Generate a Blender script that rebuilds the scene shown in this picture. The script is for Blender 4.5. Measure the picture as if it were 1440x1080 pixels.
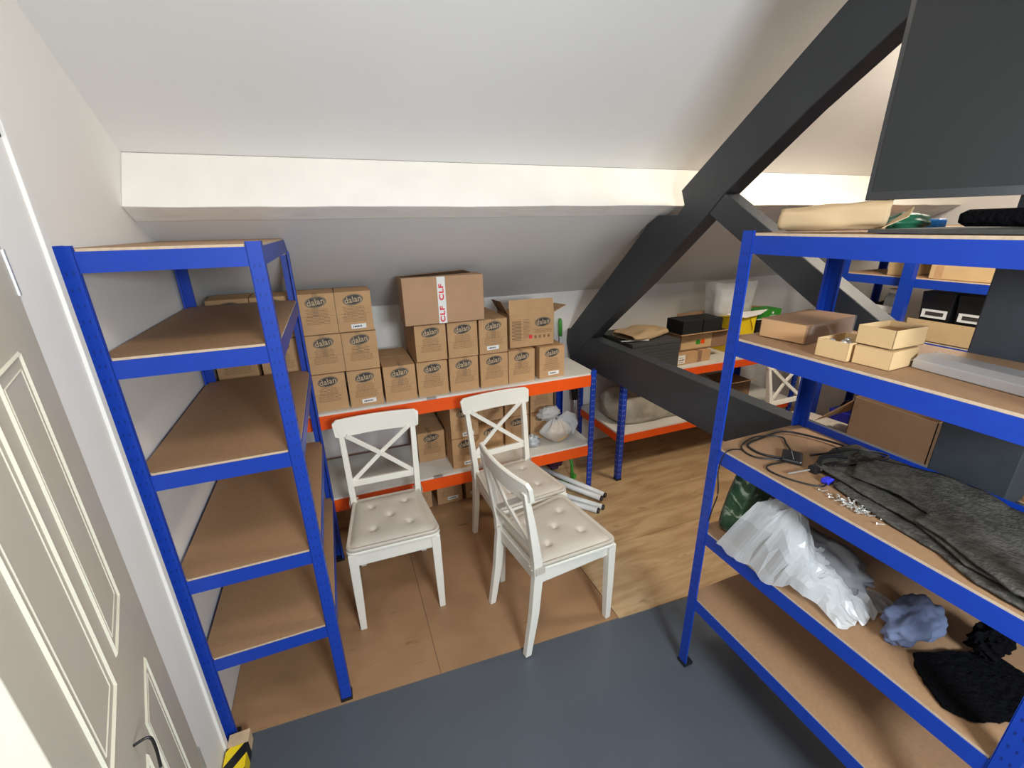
import bpy, bmesh, math, random
from mathutils import Vector, Matrix, noise, Euler
random.seed(7)
scene = bpy.context.scene
for o in list(bpy.data.objects):
    bpy.data.objects.remove(o)
COL = scene.collection
R = math.radians

# ------------------------------------------------------------------ camera
CAM_H = 1.829
cam_d = bpy.data.cameras.new('camera')
cam_d.sensor_fit = 'HORIZONTAL'; cam_d.sensor_width = 36.0
cam_d.lens = 620.0 / 1440.0 * 36.0
cam_d.clip_start = 0.02
cam = bpy.data.objects.new('camera', cam_d); COL.objects.link(cam)
right = Vector((0.92878298, -0.37021075, -0.01749795))
down = Vector((-0.14097599, -0.30922824, -0.94048055))
fwd = Vector((0.34276515, 0.87596912, -0.33939675))
m = Matrix(((right.x, -down.x, -fwd.x, 0), (right.y, -down.y, -fwd.y, 0), (right.z, -down.z, -fwd.z, CAM_H), (0, 0, 0, 1)))
cam.matrix_world = m
scene.camera = cam

# ------------------------------------------------------------------ world, light, exposure
scene.view_settings.view_transform = 'Standard'
scene.view_settings.look = 'None'
scene.view_settings.gamma = 1.0
scene.view_settings.use_curve_mapping = False
scene.view_settings.exposure = 0.0
world = bpy.data.worlds.new('world'); scene.world = world
world.use_nodes = True
world.node_tree.nodes['Background'].inputs[0].default_value = (0.92, 0.95, 1.0, 1)
world.node_tree.nodes['Background'].inputs[1].default_value = 0.9

def area(name, loc, target, sx, sy, power, color, spread=180):
    d = bpy.data.lights.new(name, 'AREA'); d.shape = 'RECTANGLE'; d.size = sx; d.size_y = sy
    d.energy = power; d.color = color; d.spread = R(spread)
    o = bpy.data.objects.new(name, d); COL.objects.link(o); o.location = loc
    v = Vector(target) - Vector(loc)
    o.rotation_euler = v.to_track_quat('-Z', 'Y').to_euler()
    return o
# daylight through the roof window in the slope behind the camera
area('roof_window_daylight', (0.62, -1.05, 1.99), (0.55, 1.5, 0.55), 0.55, 0.5, 84, (0.84, 0.93, 1.0))
# ceiling lamps along the ridge
area('ceiling_lamp_light', (0.15, 0.35, 2.86), (0.05, 1.0, 0.0), 0.5, 0.4, 13, (1.0, 0.93, 0.82))
area('ceiling_lamp_light', (2.65, 1.0, 2.70), (2.7, 2.0, 0.4), 0.6, 0.4, 44, (1.0, 0.88, 0.72))

# ------------------------------------------------------------------ materials
def mat(name, color, rough=0.6, metal=0.0, noise_amt=0.0, noise_scale=8.0, bump=0.0, bump_scale=60.0, spec=0.5, sss=0, coat=0.0):
    mt = bpy.data.materials.new(name); mt.use_nodes = True
    nt = mt.node_tree; b = nt.nodes['Principled BSDF']
    b.inputs['Base Color'].default_value = (*color, 1); b.inputs['Roughness'].default_value = rough
    b.inputs['Metallic'].default_value = metal
    b.inputs['Specular IOR Level'].default_value = spec
    b.inputs['Coat Weight'].default_value = coat
    tc = nt.nodes.new('ShaderNodeTexCoord')
    if noise_amt > 0:
        n = nt.nodes.new('ShaderNodeTexNoise'); n.inputs['Scale'].default_value = noise_scale; n.inputs['Detail'].default_value = 6
        nt.links.new(tc.outputs['Object'], n.inputs['Vector'])
        r = nt.nodes.new('ShaderNodeValToRGB')
        r.color_ramp.elements[0].position = 0.3; r.color_ramp.elements[1].position = 0.7
        r.color_ramp.elements[0].color = (*[c * (1 - noise_amt) for c in color], 1)
        r.color_ramp.elements[1].color = (*[min(1, c * (1 + noise_amt)) for c in color], 1)
        nt.links.new(n.outputs['Fac'], r.inputs['Fac']); nt.links.new(r.outputs['Color'], b.inputs['Base Color'])
    if bump > 0:
        n2 = nt.nodes.new('ShaderNodeTexNoise'); n2.inputs['Scale'].default_value = bump_scale; n2.inputs['Detail'].default_value = 5
        nt.links.new(tc.outputs['Object'], n2.inputs['Vector'])
        bp = nt.nodes.new('ShaderNodeBump'); bp.inputs['Strength'].default_value = bump; bp.inputs['Distance'].default_value = 0.01
        nt.links.new(n2.outputs['Fac'], bp.inputs['Height']); nt.links.new(bp.outputs['Normal'], b.inputs['Normal'])
    return mt

M = {}
M['wall'] = mat('wall_paint', (0.80, 0.765, 0.72), 0.75, noise_amt=0.015, noise_scale=3, bump=0.08, bump_scale=25)
M['ceil'] = mat('ceiling_paint', (0.74, 0.725, 0.70), 0.85, noise_amt=0.02, noise_scale=2, bump=0.05, bump_scale=15)
M['purlin'] = mat('purlin_paint', (0.84, 0.80, 0.74), 0.7, noise_amt=0.03, noise_scale=6, bump=0.5, bump_scale=14)
M['timber'] = mat('charcoal_timber_paint', (0.040, 0.046, 0.054), 0.5, noise_amt=0.08, noise_scale=5, bump=0.2, bump_scale=18)
M['strut_top'] = mat('strut_top_painted_light', (0.42, 0.41, 0.39), 0.8, noise_amt=0.06, noise_scale=8)  # lit look of the strut's top face put into the colour; not applied
M['floor'] = mat('grey_floor_vinyl', (0.082, 0.095, 0.114), 0.38, noise_amt=0.05, noise_scale=4, bump=0.05, bump_scale=80)
M['blue'] = mat('blue_powder_coat', (0.006, 0.046, 0.385), 0.40, noise_amt=0.04, noise_scale=20)
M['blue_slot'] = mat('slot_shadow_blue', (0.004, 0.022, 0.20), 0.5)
M['light_slot'] = mat('see_through_slot_pale', (0.45, 0.45, 0.55), 0.4)  # bright background seen through the open slots, put into the colour
M['orange'] = mat('orange_powder_coat', (0.88, 0.095, 0.004), 0.42, noise_amt=0.03, noise_scale=12)
M['steel'] = mat('galvanised_steel', (0.55, 0.55, 0.56), 0.35, metal=0.8)
M['mdf'] = mat('chipboard', (0.345, 0.20, 0.105), 0.62, noise_amt=0.07, noise_scale=90)
M['mdf_edge'] = mat('chipboard_pale_edge', (0.58, 0.45, 0.31), 0.8, noise_amt=0.1, noise_scale=80)
M['white_deck'] = mat('white_melamine', (0.72, 0.69, 0.62), 0.45)
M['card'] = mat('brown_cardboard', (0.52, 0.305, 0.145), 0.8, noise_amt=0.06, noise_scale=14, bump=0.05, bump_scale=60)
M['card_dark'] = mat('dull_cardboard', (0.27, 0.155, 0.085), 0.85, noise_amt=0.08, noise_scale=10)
M['card_pink'] = mat('smooth_tan_cardboard', (0.46, 0.27, 0.15), 0.75, noise_amt=0.04, noise_scale=7)
M['card_pale'] = mat('pale_manila_card', (0.60, 0.41, 0.205), 0.7, noise_amt=0.04, noise_scale=15)
M['kraft'] = mat('kraft_paper', (0.46, 0.325, 0.18), 0.75, noise_amt=0.07, noise_scale=9, bump=0.25, bump_scale=12)
M['ink'] = mat('dark_print_ink', (0.045, 0.038, 0.032), 0.6)
M['ink_soft'] = mat('brown_print_ink', (0.24, 0.135, 0.06), 0.8)
M['card_text'] = mat('unprinted_card_lettering', (0.50, 0.36, 0.22), 0.7)
M['red_ink'] = mat('red_ink', (0.75, 0.03, 0.04), 0.6)
M['label'] = mat('white_paper', (0.80, 0.79, 0.76), 0.6)
M['white'] = mat('white_chair_paint', (0.82, 0.785, 0.695), 0.38, noise_amt=0.015, noise_scale=8)
M['cushion'] = mat('cream_leatherette', (0.56, 0.50, 0.42), 0.42, noise_amt=0.03, noise_scale=9, bump=0.08, bump_scale=120)
M['door'] = mat('cream_door_paint', (0.66, 0.61, 0.50), 0.5, noise_amt=0.01)
M['moulding'] = mat('door_moulding_paint', (0.76, 0.72, 0.58), 0.4)
M['frame'] = mat('white_gloss_frame', (0.80, 0.775, 0.735), 0.65, spec=0.2)
M['black'] = mat('black_plastic', (0.010, 0.010, 0.011), 0.35)
M['black_soft'] = mat('black_foam', (0.008, 0.008, 0.009), 0.95, bump=0.3, bump_scale=200)
M['fur'] = mat('black_fleece', (0.004, 0.004, 0.005), 1.0, spec=0.05, bump=1.0, bump_scale=90)
M['tv'] = mat('dark_screen', (0.020, 0.021, 0.020), 0.55, spec=0.15)
M['felt'] = mat('grey_wool_felt', (0.085, 0.078, 0.069), 0.95, spec=0.1, noise_amt=0.38, noise_scale=42, bump=0.6, bump_scale=120)
M['slate'] = mat('dark_grey_board', (0.052, 0.052, 0.050), 0.8, noise_amt=0.15, noise_scale=30)
M['green'] = mat('green_plastic', (0.06, 0.36, 0.04), 0.4)
M['green_card'] = mat('green_printed_card', (0.03, 0.27, 0.02), 0.5)
M['tissue'] = mat('green_tissue', (0.015, 0.11, 0.055), 0.45)
M['yellow'] = mat('yellow_card', (0.85, 0.60, 0.01), 0.5)
M['purple'] = mat('dark_purple_fabric', (0.045, 0.008, 0.035), 0.6)
M['blueplastic'] = mat('bright_blue_plastic', (0.03, 0.04, 0.62), 0.35)
M['skyblue'] = mat('sky_blue_card', (0.02, 0.22, 0.65), 0.4)
M['cloth'] = mat('pale_blue_cloth', (0.13, 0.16, 0.27), 0.85, noise_amt=0.08, noise_scale=14, bump=0.3, bump_scale=40)
M['beige_cloth'] = mat('beige_fleece', (0.44, 0.40, 0.33), 0.9, noise_amt=0.25, noise_scale=9, bump=0.4, bump_scale=25)
M['grey_prof'] = mat('pale_aluminium_profile', (0.46, 0.46, 0.48), 0.35, metal=0.3)
M['tube'] = mat('white_pvc', (0.74, 0.76, 0.75), 0.3)
M['bronze'] = mat('bronze_metal', (0.42, 0.22, 0.09), 0.35, metal=0.5)
M['raw'] = mat('sawn_pine', (0.60, 0.45, 0.28), 0.7, noise_amt=0.15, noise_scale=20)
M['screw'] = mat('zinc_screw', (0.75, 0.75, 0.72), 0.3, metal=0.7)
M['jar'] = mat('clear_grey_plastic', (0.45, 0.48, 0.50), 0.15)
M['brush_grey'] = mat('grey_brush', (0.25, 0.25, 0.27), 0.6)

def plastic(name, color, alpha, rough=0.25):
    mt = bpy.data.materials.new(name); mt.use_nodes = True
    nt = mt.node_tree; b = nt.nodes['Principled BSDF']; out = nt.nodes['Material Output']
    b.inputs['Base Color'].default_value = (*color, 1); b.inputs['Roughness'].default_value = rough
    tr = nt.nodes.new('ShaderNodeBsdfTransparent'); tl = nt.nodes.new('ShaderNodeBsdfTranslucent')
    tl.inputs[0].default_value = (*color, 1)
    m1 = nt.nodes.new('ShaderNodeMixShader'); m1.inputs[0].default_value = 0.35
    nt.links.new(b.outputs[0], m1.inputs[1]); nt.links.new(tl.outputs[0], m1.inputs[2])
    m2 = nt.nodes.new('ShaderNodeMixShader'); m2.inputs[0].default_value = alpha
    nt.links.new(tr.outputs[0], m2.inputs[1]); nt.links.new(m1.outputs[0], m2.inputs[2])
    nt.links.new(m2.outputs[0], out.inputs[0])
    return mt
M['film'] = plastic('translucent_white_film', (0.80, 0.82, 0.84), 0.55)
M['film_thin'] = plastic('clear_wrap_film', (0.85, 0.85, 0.86), 0.22, 0.12)
M['tape'] = plastic('clear_parcel_tape', (0.55, 0.42, 0.28), 0.28, 0.08)
M['greenwrap'] = None

def nodes_of(name, rough):
    mt = bpy.data.materials.new(name); mt.use_nodes = True
    nt = mt.node_tree; b = nt.nodes['Principled BSDF']; b.inputs['Roughness'].default_value = rough
    tc = nt.nodes.new('ShaderNodeTexCoord')
    return mt, nt, b, tc
# green marbled wrap
mt, nt, b, tc = nodes_of('mottled_green_wrap', 0.3)
n = nt.nodes.new('ShaderNodeTexNoise'); n.inputs['Scale'].default_value = 20; n.inputs['Detail'].default_value = 8; n.inputs['Distortion'].default_value = 1.2
r = nt.nodes.new('ShaderNodeValToRGB')
for e, (p, c) in zip(r.color_ramp.elements, [(0.35, (0.015, 0.045, 0.02, 1)), (0.64, (0.40, 0.46, 0.34, 1))]): e.position = p; e.color = c
e = r.color_ramp.elements.new(0.55); e.color = (0.045, 0.10, 0.045, 1)
nt.links.new(tc.outputs['Object'], n.inputs['Vector']); nt.links.new(n.outputs['Fac'], r.inputs[0]); nt.links.new(r.outputs[0], b.inputs['Base Color'])
M['greenwrap'] = mt
# plywood
def wood(name, c1, c2, scale, stretch, rough=0.55):
    mt, nt, b, tc = nodes_of(name, rough)
    mp = nt.nodes.new('ShaderNodeMapping'); mp.inputs['Scale'].default_value = stretch
    n = nt.nodes.new('ShaderNodeTexNoise'); n.inputs['Scale'].default_value = scale; n.inputs['Detail'].default_value = 8; n.inputs['Distortion'].default_value = 0.8
    r = nt.nodes.new('ShaderNodeValToRGB')
    r.color_ramp.elements[0].position = 0.35; r.color_ramp.elements[0].color = (*c1, 1)
    r.color_ramp.elements[1].position = 0.62; r.color_ramp.elements[1].color = (*c2, 1)
    nt.links.new(tc.outputs['Object'], mp.inputs[0]); nt.links.new(mp.outputs[0], n.inputs['Vector'])
    nt.links.new(n.outputs['Fac'], r.inputs[0])
    # dark knots and scuffs
    n2 = nt.nodes.new('ShaderNodeTexNoise'); n2.inputs['Scale'].default_value = 4.5; n2.inputs['Detail'].default_value = 3
    mp2 = nt.nodes.new('ShaderNodeMapping'); mp2.inputs['Scale'].default_value = (1.0, 3.0, 1)
    nt.links.new(tc.outputs['Object'], mp2.inputs[0]); nt.links.new(mp2.outputs[0], n2.inputs['Vector'])
    r2 = nt.nodes.new('ShaderNodeValToRGB'); r2.color_ramp.elements[0].position = 0.66; r2.color_ramp.elements[1].position = 0.74
    r2.color_ramp.elements[0].color = (0, 0, 0, 1); r2.color_ramp.elements[1].color = (0.55, 0.55, 0.55, 1)
    nt.links.new(n2.outputs['Fac'], r2.inputs[0])
    mx = nt.nodes.new('ShaderNodeMix'); mx.data_type = 'RGBA'
    nt.links.new(r2.outputs[0], mx.inputs[0]); nt.links.new(r.outputs[0], mx.inputs[6]); mx.inputs[7].default_value = (*[c * 0.35 for c in c1], 1)
    nt.links.new(mx.outputs[2], b.inputs['Base Color'])
    return mt
M['ply'] = wood('floor_plywood', (0.40, 0.25, 0.12), (0.56, 0.385, 0.21), 3.0, (0.9, 5.0, 1))
M['hardboard'] = wood('brown_hardboard', (0.32, 0.18, 0.09), (0.375, 0.215, 0.11), 3.0, (1.5, 1.5, 1), 0.5)
# hazard tape stripes
mt, nt, b, tc = nodes_of('hazard_tape', 0.4)
wv = nt.nodes.new('ShaderNodeTexWave'); wv.bands_direction = 'X'; wv.inputs['Scale'].default_value = 4.6
mp = nt.nodes.new('ShaderNodeMapping'); mp.inputs['Rotation'].default_value = (0, 0, R(42))
r = nt.nodes.new('ShaderNodeValToRGB'); r.color_ramp.interpolation = 'CONSTANT'
r.color_ramp.elements[0].color = (0.01, 0.01, 0.01, 1); r.color_ramp.elements[1].position = 0.5; r.color_ramp.elements[1].color = (0.85, 0.62, 0.01, 1)
nt.links.new(tc.outputs['Object'], mp.inputs[0]); nt.links.new(mp.outputs[0], wv.inputs[0]); nt.links.new(wv.outputs['Fac'], r.inputs[0]); nt.links.new(r.outputs[0], b.inputs['Base Color'])
M['hazard'] = mt

# ------------------------------------------------------------------ mesh helpers
class MB:
    def __init__(s): s.v = []; s.f = []; s.mi = []
    def add(s, vs, fs, mi=0):
        k = len(s.v); s.v += [tuple(v) for v in vs]; s.f += [tuple(k + i for i in f) for f in fs]; s.mi += [mi] * len(fs); return s
    def box(s, x0, x1, y0, y1, z0, z1, mi=0, T=None):
        vs = [Vector(p) for p in ((x0,y0,z0),(x1,y0,z0),(x1,y1,z0),(x0,y1,z0),(x0,y0,z1),(x1,y0,z1),(x1,y1,z1),(x0,y1,z1))]
        if T is not None: vs = [T @ v for v in vs]
        return s.add(vs, [(0,3,2,1),(4,5,6,7),(0,1,5,4),(1,2,6,5),(2,3,7,6),(3,0,4,7)], mi)
    def prism(s, poly, a0, a1, axis='x', mi=0):
        n = len(poly)
        def P(p, a):
            return {'x': (a, p[0], p[1]), 'y': (p[0], a, p[1]), 'z': (p[0], p[1], a)}[axis]
        vs = [P(p, a0) for p in poly] + [P(p, a1) for p in poly]
        fs = [tuple(range(n))[::-1], tuple(range(n, 2 * n))] + [(i, (i + 1) % n, n + (i + 1) % n, n + i) for i in range(n)]
        return s.add(vs, fs, mi)
    def loft(s, secs, mi=0):           # secs: list of lists of points (same count); closed rings, capped
        n = len(secs[0]); vs = [p for sec in secs for p in sec]; fs = []
        for i in range(len(secs) - 1):
            for j in range(n):
                a = i * n + j; b2 = i * n + (j + 1) % n
                fs.append((a, b2, b2 + n, a + n))
        fs.append(tuple(range(n))[::-1]); fs.append(tuple(range((len(secs) - 1) * n, len(secs) * n)))
        return s.add(vs, fs, mi)
    def bar(s, pts, mi=0):             # pts: (x,y,z,half_x,half_y)
        return s.loft([[(x-a,y-b,z),(x+a,y-b,z),(x+a,y+b,z),(x-a,y+b,z)] for x,y,z,a,b in pts], mi)
    def tube(s, pts, rad, n=10, mi=0, smooth_path=False):
        pts = [Vector(p) for p in pts]
        if smooth_path and len(pts) > 2:
            q = []
            for i in range(len(pts) - 1):
                p0 = pts[max(0, i-1)]; p1 = pts[i]; p2 = pts[i+1]; p3 = pts[min(len(pts)-1, i+2)]
                for k in range(6):
                    t = k / 6
                    q.append(0.5 * ((2*p1) + (p2-p0)*t + (2*p0-5*p1+4*p2-p3)*t*t + (3*p1-p0-3*p2+p3)*t**3))
            q.append(pts[-1]); pts = q
        rads = rad if isinstance(rad, list) else [rad] * len(pts)
        secs = []; up = Vector((0, 0, 1))
        for i, p in enumerate(pts):
            t = (pts[min(i+1, len(pts)-1)] - pts[max(i-1, 0)]).normalized()
            a = t.cross(up)
            if a.length < 1e-3: a = t.cross(Vector((1, 0, 0)))
            a.normalize(); b2 = t.cross(a)
            secs.append([p + (a * math.cos(2*math.pi*k/n) + b2 * math.sin(2*math.pi*k/n)) * rads[i] for k in range(n)])
        return s.loft(secs, mi)
    def lathe(s, prof, c=(0,0,0), n=20, mi=0):
        return s.loft([[(c[0]+r_*math.cos(2*math.pi*k/n), c[1]+r_*math.sin(2*math.pi*k/n), c[2]+z) for k in range(n)] for r_, z in prof], mi)
    def xf(s, T):
        s.v = [tuple(T @ Vector(v)) for v in s.v]; return s
    def build(s, name, mats, parent=None, bevel=0, smooth=False, subsurf=0, solid=0):
        me = bpy.data.meshes.new(name); me.from_pydata(s.v, [], s.f)
        for mt in (mats if isinstance(mats, (list, tuple)) else [mats]): me.materials.append(M[mt] if isinstance(mt, str) else mt)
        me.polygons.foreach_set('material_index', s.mi)
        bm = bmesh.new(); bm.from_mesh(me); bmesh.ops.recalc_face_normals(bm, faces=bm.faces); bm.to_mesh(me); bm.free()
        if smooth:
            for p in me.polygons: p.use_smooth = True
        o = bpy.data.objects.new(name, me); COL.objects.link(o)
        if parent: o.parent = parent
        if solid:
            md = o.modifiers.new('s', 'SOLIDIFY'); md.thickness = solid; md.offset = 0
        if bevel:
            md = o.modifiers.new('b', 'BEVEL'); md.width = bevel; md.segments = 2; md.limit_method = 'ANGLE'; md.angle_limit = R(35)
        if subsurf:
            md = o.modifiers.new('u', 'SUBSURF'); md.levels = subsurf; md.render_levels = subsurf
        return o

def tag(o, label=None, cat=None, group=None, kind=None):
    if label: o['label'] = label
    if cat: o['category'] = cat
    if group: o['group'] = group
    if kind: o['kind'] = kind
    return o
def thing(name, label, cat, loc=(0,0,0), rz=0.0, group=None):
    o = bpy.data.objects.new(name, None); COL.objects.link(o); o.location = loc; o.rotation_euler = (0, 0, rz)
    o.empty_display_size = 0.05
    return tag(o, label, cat, group)
def copy_tree(o, parent=None):
    c = o.copy(); COL.objects.link(c); c.parent = parent
    for ch in [x for x in bpy.data.objects if x.parent == o and x is not c]: copy_tree(ch, c)
    return c
def struct(o): o['kind'] = 'structure'; return o

def grid_surf(fn, nu, nv, closed_u=False):
    b_ = MB(); vs = [fn(i / (nu if closed_u else nu - 1), j / (nv - 1)) for j in range(nv) for i in range(nu)]
    fs = []
    for j in range(nv - 1):
        for i in range(nu if closed_u else nu - 1):
            a = j * nu + i; c = j * nu + (i + 1) % nu
            fs.append((a, c, c + nu, a + nu))
    b_.add(vs, fs); return b_
def blob(c, r3, amp=0.2, freq=3.0, seed=0, nu=40, nv=24, flat_z=None, ridge=False):
    def fn(u, v):
        th = 2*math.pi*u; ph = math.pi*(v - 0.5)
        d = Vector((math.cos(ph)*math.cos(th), math.cos(ph)*math.sin(th), math.sin(ph)))
        nv_ = noise.noise(d*freq + Vector((seed, seed*2.3, 0)))
        nv2 = noise.noise(d*freq*2.7 + Vector((seed*3, 0, seed)))
        k = 1 + amp*((1-2*abs(nv_)*1.6) if ridge else nv_*1.6) + amp*0.45*((1-3*abs(nv2)) if ridge else nv2)
        p = Vector((d.x*r3[0]*k, d.y*r3[1]*k, d.z*r3[2]*k)) + Vector(c)
        if flat_z is not None and p.z < flat_z: p.z = flat_z + 0.002*noise.noise(p*20)
        return p
    return grid_surf(fn, nu, nv, True)
_txt = {}
def text_mesh(body, size, bold=0.0):
    cu = bpy.data.curves.new('t', 'FONT'); cu.body = body; cu.size = size; cu.align_x = 'CENTER'; cu.align_y = 'CENTER'; cu.extrude = 0.0006; cu.offset = bold; cu.space_character = 1.0 + bold*110
    o = bpy.data.objects.new('t', cu); COL.objects.link(o)
    dg = bpy.context.evaluated_depsgraph_get(); dg.update()
    me = bpy.data.meshes.new_from_object(o.evaluated_get(dg))
    vs = [v.co.copy() for v in me.vertices]; fs = [tuple(p.vertices) for p in me.polygons]
    bpy.data.objects.remove(o); bpy.data.curves.remove(cu); bpy.data.meshes.remove(me)
    return vs, fs

# ------------------------------------------------------------------ the room
XW, XE, YB, YF = -0.63, 4.25, 3.04, -1.9      # left wall, right wall, low back wall, low front wall
RY = 0.56
def zroof(y): return 2.098 - 0.66*(y - 2.108)
RZ = zroof(RY)
struct(MB().box(-2.2, XE+0.1, YF-0.1, YB+0.1, -0.08, -0.004).build('floor', 'floor'))
struct(MB().prism([(RY-0.02, RZ), (2.113, zroof(2.113)), (2.19, zroof(2.113)+0.12), (RY-0.02, RZ+0.14)], XW-0.05, XE+0.05).build('ceiling', 'ceil'))
struct(MB().prism([(2.064, 1.866), (YB+0.02, 1.330), (YB+0.02, 1.75), (2.26, 2.16), (2.20, 2.045)], XW-0.05, XE+0.05).build('ceiling', 'ceil'))
zf = RZ - 0.66*(RY - YF)
struct(MB().prism([(YF-0.05, zf-0.03), (RY+0.02, RZ+0.02), (RY+0.02, RZ+0.15), (YF-0.05, zf+0.12)], XW-0.05, XE+0.05).build('ceiling', 'ceil'))
struct(MB().box(XW-0.05, XE+0.05, YB, YB+0.08, -0.08, 1.6).build('wall_back', 'wall'))
struct(MB().box(XW-0.05, XE+0.05, YF-0.08, YF, -0.08, 1.75).build('wall_front', 'wall'))
struct(MB().box(XE, XE+0.08, YF-0.05, YB+0.05, -0.08, 3.3).build('wall_right', 'wall'))
wl = MB()
wl.box(XW-0.10, XW, 1.205, YB+0.05, -0.08, 3.3); wl.box(XW-0.10, XW, YF-0.05, 0.43, -0.08, 3.3); wl.box(XW-0.10, XW, 0.43, 1.205, 2.02, 3.3)
struct(wl.build('wall_left', 'wall'))
ld = MB(); ld.box(-2.2, -2.1, -0.6, 2.2, -0.08, 2.5); ld.box(-2.2, XW-0.1, -0.7, -0.6, -0.08, 2.5); ld.box(-2.2, XW-0.1, 2.2, 2.3, -0.08, 2.5); ld.box(-2.2, XW-0.1, -0.7, 2.3, 2.5, 2.6)
struct(ld.build('wall_landing', 'wall'))
# door frame / architrave on the left wall
fr = MB()
fr.box(XW, XW+0.022, 1.225, 1.40, 0, 2.10); fr.box(XW, XW+0.022, 0.34, 0.43, 0, 2.10); fr.box(XW, XW+0.022, 0.34, 1.40, 2.02, 2.10)
fr.box(XW-0.10, XW+0.012, 1.205, 1.228, 0, 2.03); fr.box(XW-0.10, XW+0.012, 0.425, 0.445, 0, 2.03)
fr.box(XW, XW+0.030, 1.375, 1.40, 0, 2.10)
struct(fr.build('trim_1', 'frame', bevel=0.002))

# purlin running across the slope
pu = MB(); NX = 60; secs = []
for i in range(NX + 1):
    x = XW + (XE - XW) * i / NX
    j = lambda k: 0.004 * noise.noise(Vector((x * 6, k * 5.1, 0)))
    secs.append([(x, 2.112, 2.094), (x, 1.973 + j(2), 1.909 + j(3)), (x, 2.059, 1.863 + 0.5*j(4)), (x, 2.195, 2.045), (x, 2.17, 2.075)])
pu.loft(secs)
tag(pu.build('purlin', 'purlin', bevel=0.004), 'thick cream painted purlin beam running across the sloping ceiling', 'beam')

# boards lying on the grey floor
def fe(x): return 1.417 - 0.059 * x          # front edge of the boards
def slab(x0, x1, y1, zt, gap=0.0):
    return [(x0, fe(x0) + gap), (x1, fe(x1) + gap), (x1, y1), (x0, y1)]
b1 = MB().prism(slab(XW+0.003, 0.192, YB-0.003, 0), -0.004, 0.001, 'z').build('floor_board', 'hardboard')
tag(b1, 'brown hardboard sheet on the floor beneath the left blue rack', 'floor board', 'boards laid over the floor')
b2 = MB().prism(slab(0.194, 1.066, YB-0.003, 0), -0.004, 0.001, 'z').build('floor_board', 'hardboard')
tag(b2, 'brown hardboard sheet on the floor under the three white chairs, right of the sheet seam', 'floor board', 'boards laid over the floor')
b3 = MB().prism([(1.070, fe(1.07)-0.004), (XE-0.003, fe(XE)), (XE-0.003, 1.80), (1.070, 1.80)], -0.004, 0.003, 'z').build('floor_board', 'ply')
tag(b3, 'narrow front strip of knotty plywood flooring behind the foot of the right rack', 'floor board', 'boards laid over the floor')
b4 = MB().prism([(1.070, 1.803), (XE-0.003, 1.803), (XE-0.003, YB-0.003), (1.070, YB-0.003)], -0.004, 0.003, 'z').build('floor_board', 'ply')
tag(b4, 'wide plywood floor sheet running back under the right orange workbench', 'floor board', 'boards laid over the floor')

# roof truss
XT, XT2 = 1.66, 1.75
tr = thing('roof_truss', 'charcoal painted timber roof truss dividing the attic', 'roof truss', (XT, 0.6, 0))
def tp(poly, name, a0=XT, a1=XT2, mats='timber', mi=None):
    b_ = MB().prism([(y-0.6, z) for y, z in poly], a0-XT, a1-XT)
    return b_.build(name, mats, tr, bevel=0.004)
tp([(0.62, 2.95), (1.896, 1.974), (1.866, 1.907), (1.909, 1.862), (2.05, 1.862), (2.14, 1.815), (2.212, 1.745), (3.018, 1.025), (3.028, 0.96), (2.93, 0.84), (2.633, 1.085), (2.10, 1.515), (1.703, 1.858), (1.625, 1.937), (1.291, 2.197), (1.035, 2.372), (0.62, 2.67)], 'rafter')
tp([(3.02, 1.055), (3.035, 0.95), (2.97, 0.815), (-1.7, 0.815), (-1.7, 1.052)], 'tie_beam', XT+0.002, XT2-0.002)
tp([(1.64, 1.957), (1.70, 1.86), (0.66, 1.247), (0.66, 1.366)], 'strut', XT+0.004, XT2-0.004)
tp([(0.47, 1.05), (0.655, 1.05), (0.655, 2.93), (0.47, 2.93)], 'king_post', XT, XT2+0.02)

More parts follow.
